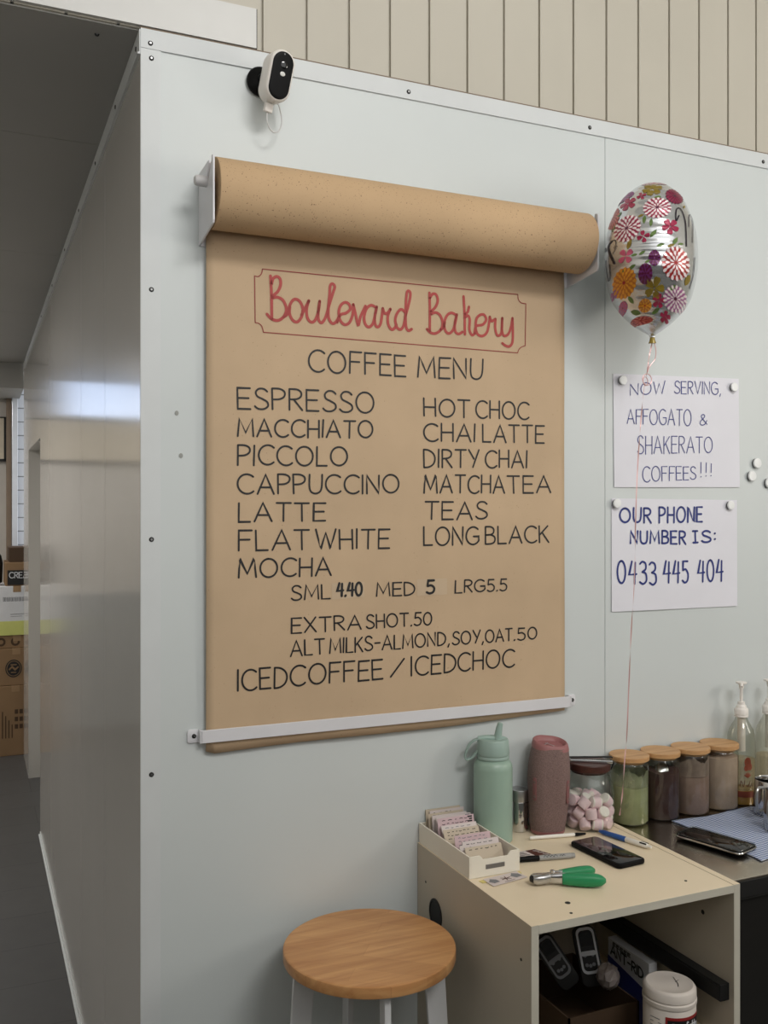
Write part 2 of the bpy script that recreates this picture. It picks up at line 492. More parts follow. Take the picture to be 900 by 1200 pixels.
# ------------------------------------------------------------------ hand lettering (single-stroke capitals)
def arc(cx_, cy_, rx, ry, a0, a1, n=18):
    return [(cx_ + rx * cos(radians(a0 + (a1 - a0) * k / n)), cy_ + ry * sin(radians(a0 + (a1 - a0) * k / n))) for k in range(n + 1)]
S_ = spline([(.56, .86), (.42, .98), (.2, .98), (.06, .82), (.12, .62), (.34, .5), (.55, .36), (.58, .16), (.4, .02), (.15, .02), (0, .14)])
FONT = {
 'A': (.78, [[(0, 0), (.39, 1), (.78, 0)], [(.12, .34), (.66, .34)]]),
 'B': (.58, [[(0, 0), (0, 1)], spline([(0, 1), (.32, .99), (.5, .86), (.48, .64), (.3, .54), (0, .52)]), spline([(0, .52), (.34, .52), (.57, .38), (.55, .12), (.34, .01), (0, 0)])]),
 'C': (.72, [arc(.44, .5, .44, .5, 48, 312, 22)]),
 'D': (.66, [[(0, 0), (0, 1)], spline([(0, 1), (.3, .96), (.56, .78), (.66, .5), (.56, .2), (.3, .03), (0, 0)])]),
 'E': (.55, [[(.55, 1), (0, 1), (0, 0), (.55, 0)], [(0, .52), (.48, .52)]]),
 'F': (.55, [[(.55, 1), (0, 1), (0, 0)], [(0, .54), (.46, .54)]]),
 'G': (.78, [arc(.44, .5, .44, .5, 48, 330, 22), [(.46, .46), (.8, .46), (.8, .2)]]),
 'H': (.62, [[(0, 0), (0, 1)], [(.62, 0), (.62, 1)], [(0, .5), (.62, .5)]]),
 'I': (.03, [[(0, 0), (.02, 1)]]),
 '|': (.3, [[(.15, 0), (.15, 1)], [(0, 1), (.3, 1)], [(0, 0), (.3, 0)]]),
 'J': (.45, [spline([(.45, 1), (.44, .25), (.3, .01), (.1, .03), (0, .2)])]),
 'K': (.58, [[(0, 0), (0, 1)], [(.54, 1), (.02, .46)], [(.18, .6), (.58, 0)]]),
 'L': (.5, [[(0, 1), (0, 0), (.5, .0)]]),
 'M': (.84, [[(0, 0), (.07, 1), (.42, .2), (.76, 1), (.84, 0)]]),
 'N': (.64, [[(0, 0), (0, 1), (.62, .02), (.64, 1)]]),
 'O': (.84, [arc(.42, .5, .42, .5, 95, 460, 30)]),
 'P': (.56, [[(0, 0), (0, 1)], spline([(0, 1), (.34, .99), (.55, .86), (.54, .64), (.34, .5), (0, .47)])]),
 'R': (.58, [[(0, 0), (0, 1)], spline([(0, 1), (.34, .99), (.53, .86), (.52, .66), (.34, .53), (0, .5)]), [(.2, .5), (.58, 0)]]),
 'S': (.58, [S_]),
 'T': (.66, [[(0, 1), (.66, 1)], [(.33, 1), (.33, 0)]]),
 'U': (.62, [spline([(0, 1), (0, .4), (.08, .1), (.3, 0), (.52, .1), (.61, .4), (.62, 1)])]),
 'V': (.68, [[(0, 1), (.34, 0), (.68, 1)]]),
 'W': (.95, [[(0, 1), (.24, 0), (.47, .82), (.7, 0), (.95, 1)]]),
 'X': (.64, [[(0, 0), (.64, 1)], [(0, 1), (.64, 0)]]),
 'Y': (.64, [[(0, 1), (.32, .48)], [(.64, 1), (.24, 0)]]),
 '0': (.6, [arc(.3, .5, .3, .5, 95, 460, 26)]),
 '3': (.5, [spline([(0, .9), (.18, 1), (.42, .92), (.44, .68), (.18, .54)]), spline([(.18, .54), (.46, .46), (.5, .16), (.26, 0), (0, .08)])]),
 '4': (.56, [[(.2, 1), (0, .4), (.56, .44)], [(.46, .95), (.42, 0)]]),
 '5': (.5, [[(.48, 1), (.08, 1), (.05, .58)], spline([(.05, .58), (.3, .62), (.5, .4), (.44, .1), (.2, 0), (0, .1)])]),
 '.': (.05, [[(0, .0), (.04, .05)]]),
 ',': (.1, [[(.1, .08), (.02, -.14)]]),
 '/': (.7, [[(0, .02), (.7, .92)]]),
 '-': (.4, [[(0, .5), (.4, .5)]]),
 ':': (.05, [[(0, .25), (.04, .27)], [(0, .75), (.04, .77)]]),
 '!': (.05, [[(.04, 1), (.02, .32)], [(0, .06), (.03, .08)]]),
 '&': (.62, [spline([(.62, .08), (.18, .7), (.2, .95), (.38, .95), (.4, .74), (.08, .36), (.06, .1), (.24, 0), (.46, .12), (.6, .42)])]),
 'a': (.5, [arc(.24, .3, .24, .3, 30, 360, 16), [(.48, .58), (.5, 0)]]),
 'e': (.5, [spline([(0, .32), (.48, .34), (.4, .58), (.16, .58), (0, .3), (.14, .02), (.46, .08)])]),
 'f': (.4, [spline([(.4, .94), (.22, .98), (.16, .7), (.16, 0)]), [(0, .58), (.36, .58)]]),
 't': (.36, [spline([(.15, .95), (.15, .12), (.34, .02)]), [(0, .62), (.34, .62)]]),
 'o': (.5, [arc(.25, .3, .25, .3, 90, 450, 18)]),
 'c': (.44, [arc(.26, .3, .26, .3, 45, 315, 16)]),
}
def strokes(word, x0, z0, h0, x1, z1, h1, gap=.2, wob=.012):
    rnd = random.Random(sum(ord(c) * (i + 3) for i, c in enumerate(word)) + int(x0 * 1e4))
    tot = sum(FONT[c][0] for c in word) + gap * (len(word) - 1)
    out = []; u = 0.0
    for c in word:
        w, st = FONT[c]
        dz = rnd.uniform(-.02, .03); sh = rnd.uniform(-.03, .03)
        for s in st:
            pl = []
            for a, b in s:
                t = (u + a + sh * b) / tot
                h = h0 + (h1 - h0) * t
                pl.append((x0 + (x1 - x0) * t + rnd.uniform(-wob, wob) * 0.15 * h, z0 + (z1 - z0) * t + (b + dz) * h))
            out.append(pl)
        u += w + gap
    return out
def write(rows, width, fn, name, material, parent, **kw):
    mb = MB()
    for r in rows:
        for s in strokes(*r, **kw): mb.ribbon(s, width, fn)
    return mb.build(name, material, parent, smooth=0, recalc=False)

# ------------------------------------------------------------------ lettering laid out on the wall, in metres: (word, x0, z0, height, x1, z1, height)
MENU= [('ESPRESSO', 0.2028, 1.8616, 0.0448, 0.519, 1.8657, 0.0467), ('MACCHIATO', 0.2028, 1.803, 0.0375, 0.5158, 1.8082, 0.038), ('PICCOLO', 0.2028, 1.7407, 0.043, 0.4543, 1.7448, 0.0413), ('CAPPUCCINO', 0.2028, 1.6794, 0.0421, 0.5821, 1.6833, 0.0414), ('LATTE', 0.2046, 1.6189, 0.0403, 0.4022, 1.621, 0.039), ('FLAT', 0.2046, 1.5567, 0.043, 0.365, 1.5571, 0.0431), ('WHITE', 0.38, 1.5572, 0.043, 0.5584, 1.5577, 0.0431), ('MOCHA', 0.2046, 1.498, 0.0403, 0.4154, 1.4988, 0.0391), ('HOT', 0.6467, 1.8641, 0.0409, 0.7678, 1.8655, 0.0413), ('CHOC', 0.7852, 1.8657, 0.0414, 0.9334, 1.8675, 0.0419), ('CHAI', 0.6467, 1.8054, 0.0408, 0.7817, 1.8077, 0.0414), ('LATTE', 0.8039, 1.8081, 0.0415, 0.9779, 1.8111, 0.0423), ('DIRTY', 0.6467, 1.7436, 0.0418, 0.7934, 1.7464, 0.0413), ('CHAI', 0.811, 1.7467, 0.0413, 0.9285, 1.7489, 0.0409), ('MATCHA', 0.6467, 1.6838, 0.0419, 0.8644, 1.6862, 0.0416), ('TEA', 0.8739, 1.6863, 0.0415, 0.9967, 1.6877, 0.0413), ('TEAS', 0.6489, 1.6221, 0.0408, 0.8145, 1.6225, 0.0411), ('LONG', 0.6467, 1.5613, 0.0428, 0.7911, 1.5628, 0.0417), ('BLACK', 0.811, 1.563, 0.0416, 0.9904, 1.5648, 0.0403), ('SML', 0.3235, 1.4459, 0.0319, 0.4133, 1.4465, 0.0312), ('MED', 0.5264, 1.4472, 0.0304, 0.6235, 1.4477, 0.0298), ('LRG', 0.7288, 1.4484, 0.029, 0.8086, 1.4489, 0.0284), ('5.5', 0.8169, 1.4489, 0.0284, 0.8703, 1.4492, 0.028), ('EXTRA', 0.3235, 1.3737, 0.0329, 0.4875, 1.3748, 0.031), ('SHOT', 0.5011, 1.3749, 0.0309, 0.6071, 1.3757, 0.0296), ('.50', 0.6136, 1.3757, 0.0296, 0.6667, 1.3761, 0.0289), ('ALT', 0.3215, 1.3232, 0.0338, 0.4002, 1.3238, 0.033), ('MILKS-ALMOND,', 0.4123, 1.3239, 0.0329, 0.7128, 1.3259, 0.0304), ('SOY,', 0.7219, 1.3259, 0.0304, 0.8051, 1.3265, 0.0297), ('OAT', 0.8121, 1.3265, 0.0296, 0.886, 1.327, 0.029), ('.50', 0.892, 1.3271, 0.0289, 0.9556, 1.3275, 0.0284), ('ICED', 0.2028, 1.2555, 0.0448, 0.3127, 1.2567, 0.0445), ('COFFEE', 0.3206, 1.2568, 0.0445, 0.5413, 1.2593, 0.0438), ('/', 0.5616, 1.2595, 0.0437, 0.5962, 1.2599, 0.0436), ('ICED', 0.6147, 1.2601, 0.0436, 0.7299, 1.2614, 0.0432), ('CHOC', 0.7368, 1.2615, 0.0432, 0.892, 1.2633, 0.0426), ('COFFEE', 0.3631, 1.9508, 0.0483, 0.5994, 1.9538, 0.0475), ('MENU', 0.6308, 1.9536, 0.0477, 0.8026, 1.9582, 0.0482)]
PRICES= [('4.40', 0.4303, 1.4516, 0.0287, 0.4892, 1.4514, 0.029), ('5', 0.654, 1.4496, 0.0299, 0.6729, 1.4499, 0.03)]
PATCH = [[(0.4174, 1.4443), (0.4959, 1.4472), (0.4959, 1.4821), (0.4174, 1.4806)], [(0.629, 1.4444), (0.7072, 1.4456), (0.7072, 1.4839), (0.629, 1.4831)]]
NOTE1= [('NOW', 1.2483, 1.9435, 0.028, 1.3602, 1.9525, 0.0339), ('SERVING,', 1.3927, 1.9555, 0.0327, 1.5513, 1.96, 0.0335), ('AFFOGATO', 1.2377, 1.8693, 0.0365, 1.449, 1.8711, 0.0439), ('&', 1.4781, 1.8749, 0.0283, 1.5038, 1.8758, 0.0298), ('SHAKERATO', 1.2705, 1.7904, 0.0474, 1.5225, 1.8022, 0.0417), ('COFFEES', 1.2871, 1.7178, 0.0409, 1.4648, 1.7284, 0.0337), ('!!!', 1.4816, 1.732, 0.0415, 1.5198, 1.7361, 0.0347)]
NOTE2= [('OUR', 1.2149, 1.6144, 0.0357, 1.3146, 1.6119, 0.0384), ('PHONE', 1.3416, 1.6118, 0.0405, 1.4869, 1.6132, 0.0394), ('NUMBER', 1.2483, 1.559, 0.0313, 1.4299, 1.5545, 0.0343), ('|S:', 1.4561, 1.5576, 0.031, 1.5333, 1.5587, 0.0306), ('0433', 1.2068, 1.4558, 0.0575, 1.3306, 1.4487, 0.0586), ('445', 1.356, 1.4526, 0.0576, 1.4386, 1.4515, 0.057), ('404', 1.4728, 1.4526, 0.0572, 1.5594, 1.45, 0.058)]
TITLE= [[(0.2755, 2.1536), (0.2777, 2.111), (0.2784, 2.0602)], [(0.2777, 2.1356), (0.2814, 2.1482), (0.2894, 2.1536), (0.2967, 2.1497), (0.2985, 2.1376), (0.293, 2.123), (0.2839, 2.1133), (0.2784, 2.1104)], [(0.2803, 2.106), (0.2912, 2.1087), (0.3041, 2.1028), (0.3114, 2.0858), (0.307, 2.0696), (0.2949, 2.059), (0.2821, 2.0587), (0.273, 2.0643), (0.2675, 2.0698)], [(0.3059, 2.067), (0.3151, 2.0755), (0.3181, 2.0899), (0.3244, 2.1029), (0.3329, 2.1083), (0.343, 2.1035), (0.3493, 2.0891), (0.3467, 2.0711), (0.3366, 2.0585), (0.3255, 2.0622), (0.3188, 2.0759), (0.3196, 2.0901)], [(0.3467, 2.0747), (0.3542, 2.0895), (0.3636, 2.1075)], [(0.3628, 2.1074), (0.358, 2.0863), (0.3606, 2.0687), (0.3693, 2.0605), (0.3787, 2.0666), (0.3855, 2.0851), (0.3889, 2.1087)], [(0.3889, 2.1087), (0.3855, 2.0851), (0.3863, 2.0672), (0.3939, 2.0614), (0.4034, 2.0758), (0.4111, 2.1017), (0.4207, 2.1314), (0.4245, 2.1444), (0.4195, 2.1504), (0.4138, 2.1451), (0.4122, 2.1234), (0.4092, 2.0943), (0.4103, 2.0728), (0.4188, 2.0616), (0.4284, 2.067), (0.4361, 2.0821)], [(0.4303, 2.0654), (0.4381, 2.0823), (0.4516, 2.0878), (0.4614, 2.097), (0.4594, 2.1077), (0.4497, 2.1116), (0.4392, 2.1041), (0.4342, 2.0892), (0.4369, 2.0714), (0.4478, 2.0614), (0.4594, 2.0667), (0.4673, 2.0848), (0.4692, 2.1086)], [(0.4692, 2.1086), (0.4743, 2.089), (0.481, 2.0629), (0.4869, 2.0827), (0.4988, 2.1075)], [(0.5226, 2.1078), (0.5127, 2.1106), (0.5019, 2.1023), (0.4956, 2.0835), (0.498, 2.0672), (0.5067, 2.0606), (0.5167, 2.0687), (0.5226, 2.0894), (0.5267, 2.1081)], [(0.5267, 2.1081), (0.5219, 2.0857), (0.5226, 2.0692), (0.5287, 2.0623), (0.5367, 2.0721), (0.5419, 2.1058)], [(0.5419, 2.1058), (0.5467, 2.0951), (0.5548, 2.0976), (0.5609, 2.1056)], [(0.5609, 2.1063), (0.5544, 2.0884), (0.5557, 2.07), (0.5638, 2.0595), (0.5719, 2.0638), (0.576, 2.0716)], [(0.5985, 2.1013), (0.5882, 2.1079), (0.578, 2.0978), (0.5731, 2.0825), (0.5772, 2.0661), (0.5862, 2.0612), (0.5944, 2.0712), (0.5993, 2.0958)], [(0.5993, 2.094), (0.6067, 2.1189), (0.6117, 2.1417), (0.61, 2.1509), (0.6038, 2.1503), (0.601, 2.1333), (0.5993, 2.0996), (0.6005, 2.0698), (0.6067, 2.0602), (0.615, 2.0642)], [(0.6609, 2.1527), (0.6621, 2.1086), (0.6617, 2.0633)], [(0.6621, 2.1407), (0.6693, 2.1508), (0.6786, 2.1498), (0.6828, 2.1369), (0.6769, 2.1212), (0.6651, 2.1096)], [(0.6651, 2.1032), (0.6777, 2.1081), (0.6896, 2.1015), (0.6956, 2.083), (0.6896, 2.0674), (0.6756, 2.0587), (0.663, 2.0604), (0.6546, 2.0673)], [(0.6896, 2.0674), (0.6981, 2.0756), (0.7011, 2.0872)], [(0.7312, 2.1069), (0.7183, 2.1107), (0.7067, 2.1029), (0.6998, 2.0852), (0.7024, 2.0683), (0.7118, 2.0615), (0.7225, 2.0699), (0.729, 2.0876), (0.7333, 2.1078)], [(0.7333, 2.1078), (0.7281, 2.0875), (0.729, 2.0685), (0.7376, 2.0623), (0.7485, 2.0681)], [(0.7515, 2.1527), (0.7541, 2.1088), (0.755, 2.0628)], [(0.7659, 2.129), (0.7628, 2.1172), (0.755, 2.1108)], [(0.755, 2.1031), (0.7637, 2.1077), (0.7681, 2.0984), (0.7672, 2.0753), (0.7746, 2.0624), (0.7856, 2.0709)], [(0.7812, 2.0667), (0.7856, 2.0844), (0.8033, 2.0897), (0.813, 2.1021), (0.8077, 2.1133), (0.7966, 2.1124), (0.7865, 2.1019), (0.7843, 2.0805), (0.79, 2.0655), (0.8033, 2.0626), (0.8166, 2.0752), (0.8233, 2.1099)], [(0.8233, 2.1099), (0.8277, 2.1002), (0.8389, 2.1062)], [(0.8389, 2.1062), (0.838, 2.0847), (0.8434, 2.0675), (0.8533, 2.0702), (0.8569, 2.0861), (0.8578, 2.1097)], [(0.8578, 2.1097), (0.8569, 2.0822), (0.8623, 2.0678), (0.8741, 2.0718), (0.8818, 2.0881), (0.8864, 2.112)], [(0.8864, 2.112), (0.8878, 2.0807), (0.8864, 2.0531), (0.8773, 2.0426), (0.8659, 2.0446), (0.8583, 2.0491)]]
BORDER= [[(0.2574, 2.1668), (0.9015, 2.1712)], [(0.9015, 2.1712), (0.9033, 2.1587), (0.9116, 2.1516), (0.9245, 2.1507)], [(0.9245, 2.1507), (0.9231, 2.0478)], [(0.9231, 2.0478), (0.9116, 2.0431), (0.9047, 2.0367), (0.9015, 2.0286)], [(0.9015, 2.0286), (0.2596, 2.0299)], [(0.2596, 2.0299), (0.256, 2.0426), (0.2487, 2.0483), (0.2412, 2.0491)], [(0.2412, 2.0491), (0.2398, 2.15)], [(0.2398, 2.15), (0.2477, 2.1494), (0.2549, 2.1561), (0.2574, 2.1668)]]

# =================================================================== THE SETTING
H = 2.642
struct(MB().box(-2.6, 3.2, -4.5, 6.4, -0.06, 0).build('floor', 'floor_grey'))
# front panels of the cold room: two sheets that meet in a narrow joint
mb = MB(); mb.box(0.001, 1.1695, 0.0, 0.09, 0, H - 0.002); mb.box(1.1715, 3.2, 0.0, 0.09, 0, H - 0.002); mb.box(1.16, 1.18, 0.0025, 0.09, 0, H - 0.002)
wall_front = struct(mb.build('wall_front', 'panel_white', smooth=0))
mb = MB()
for x, z, r in ((0.0748, 1.848, .0042), (0.0837, 1.7587, .0042)):
    mb.prism([(r * cos(k * pi / 5), 1.25 * r * sin(k * pi / 5)) for k in range(10)], frame((x, 0, z), (1, 0, 0), (0, 0, 1), (0, -1, 0)), -0.001, 0.0012)
mb.build('adhesive_dot', 'smudge_grey', wall_front)
# side of the cold room, glossy sheets with a doorway near the far end
mb = MB(); T_ = 0.1; cuts = [0.0, 0.567, 1.155, 2.4, 3.12]
for a, c in zip(cuts[:-1], cuts[1:]): mb.box(0.0, T_, a + (0.0015 if a else 0.002), c - (0.0015 if c < 3.1 else 0), 0, H)
mb.box(0.004, T_, 0.003, 3.1, 0, H)
mb.box(0.0, T_, 3.12, 4.2, 2.02, H); mb.box(0.0, T_, 4.2, 4.78, 0, H)
wall_left = struct(mb.build('wall_left', 'panel_side', smooth=0))
struct(MB().box(T_ + .001, T_ + .05, 3.05, 4.3, 0, 2.1).build('door_1', 'door_grey'))

def rivets(parent, pts, ax):
    for p in pts:
        F = frame(p, (1, 0, 0) if ax == 'y' else (0, 1, 0), (0, 0, 1), (0, -1, 0) if ax == 'y' else (-1, 0, 0))
        mb = MB(); mb.loft([[F(r * cos(k * pi / 6), r * sin(k * pi / 6), d) for k in range(12)] for r, d in ((.0052, -.001), (.0052, .0008), (.0036, .002))], True, 0)
        mb.loft([[F(r * cos(k * pi / 6), r * sin(k * pi / 6), d) for k in range(12)] for r, d in ((.0026, .001), (.0022, .0026))], True, 1)
        mb.build('rivet', ['rivet_hole', 'rivet_steel'], parent)
t1 = struct(MB().box(0.0, 3.2, -0.004, 0.0, 2.6017, 2.6417).build('trim_1', 'trim_white', smooth=0))
rivets(t1, [(x, -.004, z) for x, z in ((.02, 2.613), (.6116, 2.618), (1.1204, 2.618), (1.7048, 2.618))], 'y')
t2 = struct(MB().box(0.0, .0411, -0.0035, 0.0, 0, 2.601).build('trim_2', 'trim_white', smooth=0))
rivets(t2, [(.022, -.0035, z) for z in (2.5824, 2.102, 1.583, 1.0946, 0.55)], 'y')
mb = MB(); mb.box(-.0025, 0, -0.002, 4.78, H - .05, H - .002)
mb.box(-.006, 0, -0.002, 4.78, H - .0535, H - .05)
t3 = struct(mb.build('trim_3', 'trim_white', smooth=0))
rivets(t3, [(-.0025, y, 2.616) for y in (.04, .35, .75, 1.2, 1.7, 2.3, 3.0)], 'x')
mb = MB(); mb.box(-.003, 0, 0.0, 3.1, 0, .016); mb.box(-.010, 0, 0.0, 3.1, 0, .003)
struct(mb.build('baseboard_left', 'trim_white', smooth=0))
# fascia over the corridor opening, ceiling panels behind it
mb = MB(); mb.box(-2.6, .2467, -0.004, 0.03, 2.6475, 2.733)
struct(mb.build('trim_4', 'fascia_white', smooth=0))
MBs = MB().box(.2467, .2487, -0.003, 0.02, 2.6475, 2.733); struct(MBs.build('trim_5', 'dark_frame', smooth=0))
mb = MB(); ys = [0.012, .6814, 1.8986, 3.1, 4.3, 5.6]
for a, c in zip(ys[:-1], ys[1:]): mb.box(-2.6, 0.0, a, c - .0025, H + .0, H + .05)
mb.box(-2.6, 0.0, 0.012, 5.6, H + .003, H + .05)
ceil = struct(mb.build('ceiling', 'ceiling_grey_shaded', smooth=0))
rivets(ceil, [(-.0795, .06, H)], 'y')
# lining boards above the cold room, grooved
mb = MB(); x = .2621 - .1019 * 28
poly = []
while x < 3.2:
    mb.box(x + .0032, x + .1019 - .0032, 0.006, 0.03, H + .003, 4.3); x += .1019
mb.box(-2.6, 3.2, 0.014, 0.03, H + .003, 4.3)
struct(mb.build('wall_upper', 'board_cream', smooth=0))
mb = MB().box(.0, 3.2, -.001, .006, H + .0005, H + .004)
struct(mb.build('trim_6', 'far_brown', smooth=0))
# behind the camera: an unseen block added to shade the low wall; right-hand wall
struct(MB().box(-2.2, 3.15, -2.9, -2.08, 0, 1.62).build('light_blocker', 'far_dado', smooth=0, bevel=.01))
struct(MB().box(3.2, 3.26, -4.5, .03, 0, 4.3).build('wall_right', 'board_cream', smooth=0))
struct(MB().box(-2.66, 3.26, -4.5, .03, 4.3, 4.36).build('ceiling_shop', 'fascia_white', smooth=0))
# far end of the corridor
mb = MB(); mb.box(-2.6, .6, 5.5, 5.56, 1.02, H); struct(mb.build('wall_far', 'far_wall', smooth=0))
mb = MB(); mb.box(-2.6, .6, 5.48, 5.56, 0, 1.02); struct(mb.build('trim_7', 'far_dado', smooth=0))
mb = MB(); mb.box(-.052, .6, 5.40, 5.5, 0, H - .002); struct(mb.build('wall_tiled', 'tile_white', smooth=0))
mb = MB(); mb.box(-.052, -.012, 5.385, 5.402, 0, 2.56); struct(mb.build('trim_8', 'steel_trim', smooth=0, bevel=.004))
mb = MB(); mb.box(-.088, -.054, 5.41, 5.5, 0, 2.56); struct(mb.build('trim_9', 'far_brown', smooth=0))
mb = MB(); mb.box(-.28, .0, 4.79, 5.5, 2.47, H - .001); struct(mb.build('trim_10', 'ceiling_grey_shaded', smooth=0))
struct(MB().box(-2.66, -2.6, -4.5, 5.56, 0, 4.3).build('wall_corridor', 'plaster_white', smooth=0))
# high window in the far wall, out of the frame but seen in the glossy side panels
wn = struct(MB().box(-1.5, -.36, 5.47, 5.5, 2.34, 2.37).box(-1.5, -.36, 5.47, 5.5, 2.625, 2.641).box(-1.54, -1.5, 5.47, 5.5, 2.34, 2.641).box(-.36, -.32, 5.47, 5.5, 2.34, 2.641).build('window_1', 'trim_white', smooth=0))
MB().box(-1.5, -.36, 5.488, 5.498, 2.37, 2.625).build('pane', 'sky_pane', wn, smooth=0)
# framed board on the far wall
nb = thing('notice_board', 'cream board with a black edge on the far wall above the cartons', 'board', (-.35, 5.5, 2.03))
MB().box(-1.6, -.104, 5.478, 5.4995, 2.03, 2.335).build('board', 'far_board', nb, smooth=0)
mb = MB(); mb.box(-.104, -.086, 5.47, 5.4995, 2.02, 2.339); mb.box(-1.62, -1.6, 5.47, 5.4995, 2.02, 2.339); mb.box(-1.62, -.086, 5.47, 5.4995, 2.012, 2.03); mb.box(-1.62, -.086, 5.47, 5.4995, 2.33, 2.339)
mb.build('frame', 'dark_frame', nb, smooth=0)

# =================================================================== CARTONS AT THE END OF THE CORRIDOR
def carton(name, label, x0, x1, y0, y1, z0, z1, m, deco=None):
    t = thing(name, label, 'carton', ((x0 + x1) / 2, (y0 + y1) / 2, z0))
    MB().box(x0, x1, y0, y1, z0, z1).build('carton_body', m, t, smooth=0, bevel=.004)
    mb = MB(); xc = (x0 + x1) / 2; mb.box(xc - .025, xc + .025, y0 - .0012, y1 + .0012, z1 - .04, z1 + .0008)
    mb.build('tape', 'tape_brown', t, smooth=0)
    if deco: deco(t, x0, y0, z0, z1)
    return t
def FY(y): return lambda a, b, c=0.0: (a, y - c, b)
def d_bottom(t, x0, y0, z0, z1):
    mb = MB()
    for k in range(4): mb.box(-.135 + .02 * k, -.128 + .02 * k, y0 - .001, y0, z0 + .12, z0 + .30 - .03 * k)
    for r in range(3):
        for c in range(2): mb.box(-.055 + .03 * c, -.034 + .03 * c, y0 - .001, y0, z0 + .18 + .05 * r, z0 + .21 + .05 * r)
    mb.build('printing', 'cardboard_dark', t, smooth=0)
def d_logo(t, x0, y0, z0, z1):
    F = FY(y0 - .001); c = (-.062, (z0 + z1) / 2 - .01)
    MB().add([F(c[0] + .052 * cos(k * pi / 16), c[1] + .06 * sin(k * pi / 16)) for k in range(32)], [tuple(range(32))]).build('round_emblem', 'matt_black', t, smooth=0)
    F2 = FY(y0 - .002); mb = MB()
    mb.ribbon(arc(c[0], c[1], .043, .05, 0, 360, 24), .004, F2, caps=False)
    mb.ribbon([(c[0] - .026, c[1] - .005), (c[0] - .01, c[1] + .012), (c[0] + .01, c[1] - .008), (c[0] + .027, c[1] + .008)], .011, F2)
    mb.ribbon([(c[0] - .016, c[1] + .025), (c[0] + .016, c[1] + .025)], .008, F2)
    mb.ribbon([(c[0] - .014, c[1] - .026), (c[0] + .014, c[1] - .026)], .007, F2)
    mb.build('emblem_lines', 'cardboard', t, smooth=0, recalc=False)
def d_small(t, x0, y0, z0, z1):
    F = FY(y0 - .001)
    for c in (-.14, -.05): MB().ribbon(arc(c, (z0 + z1) / 2, .022, .022, 0, 360, 16), .014, F, caps=False).build('printing', 'cardboard_dark', t, smooth=0, recalc=False)
def d_white(t, x0, y0, z0, z1):
    MB().box(x0 - .001, .151, y0 - .0015, y0, z0, z0 + .095).build('lime_band', 'carton_lime', t, smooth=0)
    mb = MB(); F = FY(y0 - .001)
    for k in range(6):
        cx_ = -.118 + .024 * k
        mb.ribbon([(cx_ - .008, z1 - .10), (cx_ + .008, z1 - .10), (cx_ + .008, z1 - .075), (cx_ - .008, z1 - .075), (cx_ - .008, z1 - .10)], .003, F)
        mb.ribbon([(cx_, z1 - .096), (cx_, z1 - .08)], .005, F)
    mb.build('printing', 'card_grey', t, smooth=0, recalc=False); mb = MB()
    mb.ribbon([(-.08, z1 - .19), (.02, z1 - .187)], .004, F); mb.ribbon([(-.08, z1 - .205), (-.01, z1 - .203)], .003, F)
    mb.build('printing', 'card_grey', t, smooth=0, recalc=False)
def d_cream(t, x0, y0, z0, z1):
    MB().box(-.10, .151, y0 - .0015, y0, z0 + .005, z0 + .105).build('dark_band', 'matt_black', t, smooth=0)
    F = FY(y0 - .0025)
    write([('CREAM', -.088, z0 + .052, .038, .065, z0 + .052, .038)], .006, F, 'lettering', 'carton_white', t)
carton('carton', 'large brown cardboard carton standing on the corridor floor, bottom of the stack', -.26, .16, 4.82, 5.2, 0, .47, 'cardboard', d_bottom)
carton('carton', 'brown carton with a round black emblem, second from the floor in the stack', -.25, .16, 4.825, 5.2, .472, .72, 'cardboard', d_logo)
carton('carton', 'low brown carton right under the white carton', -.24, .16, 4.84, 5.2, .722, .808, 'cardboard', d_small)
carton('carton', 'white carton with a lime green band along its foot', -.24, .16, 4.83, 5.2, .81, 1.14, 'carton_white', d_white)
carton('carton', 'brown carton with a black band lettered CREA, on the white carton', -.115, .16, 4.84, 5.2, 1.142, 1.30, 'cardboard', d_cream)
carton('carton', 'dark brown carton on top of the stack by the tiled wall', -.09, .16, 4.86, 5.2, 1.302, 1.40, 'cardboard_dark')
o = MB().lathe([(.03, 0), (.055, .02), (.06, .15), (.05, .2), (.03, .23), (.028, .27)], (-.185, 4.96, 1.142), 20).build('bottle', 'matt_black'); rebase(o); tag(o, 'black bottle on the white carton at the left edge', 'bottle')

# =================================================================== PAPER ROLL MENU
hold = thing('roll_holder', 'white metal wall bracket pair with a rod carrying the kraft paper roll', 'paper roll holder', (.588, 0, 2.2))
def bracket_poly(): return [(-.0005, 2.214), (-.0005, 2.367), (-.012, 2.372), (-.118, 2.372), (-.1285, 2.366), (-.1313, 2.355), (-.1313, 2.222), (-.127, 2.216)]
# side cheek with an open slot for the rod: drawn as an outline that runs into the slot
cheek = [(-.0005, 2.204), (-.0005, 2.352), (-.004, 2.356), (-.094, 2.356), (-.097, 2.349), (-.074, 2.322), (-.0705, 2.314), (-.0735, 2.3065), (-.082, 2.306), (-.090, 2.314), (-.117, 2.347), (-.119, 2.356), (-.125, 2.356), (-.1305, 2.352), (-.1313, 2.348), (-.1313, 2.224), (-.128, 2.218)]
for x0, x1, fl in ((.1208, .1248, (.1248, .147)), (1.0515, 1.0555, (1.030, 1.0515))):
    mb = MB(); mb.prism(cheek, lambda a, b, d: (d, a, b), x0, x1)
    br = mb.build('bracket', 'metal_white', hold, smooth=0, bevel=.0008)
    MB().box(fl[0], fl[1], -.0035, -.0005, 2.204, 2.354).build('wall_flange', 'metal_white', br, smooth=0, bevel=.0006)
MB().tube([(.110, -.0785, 2.316), (1.066, -.0785, 2.316)], .0085, 16).build('rod', 'knob_grey', hold)
mb = MB(); F = frame((.0975, -.0785, 2.316), (0, 1, 0), (0, 0, 1), (1, 0, 0))
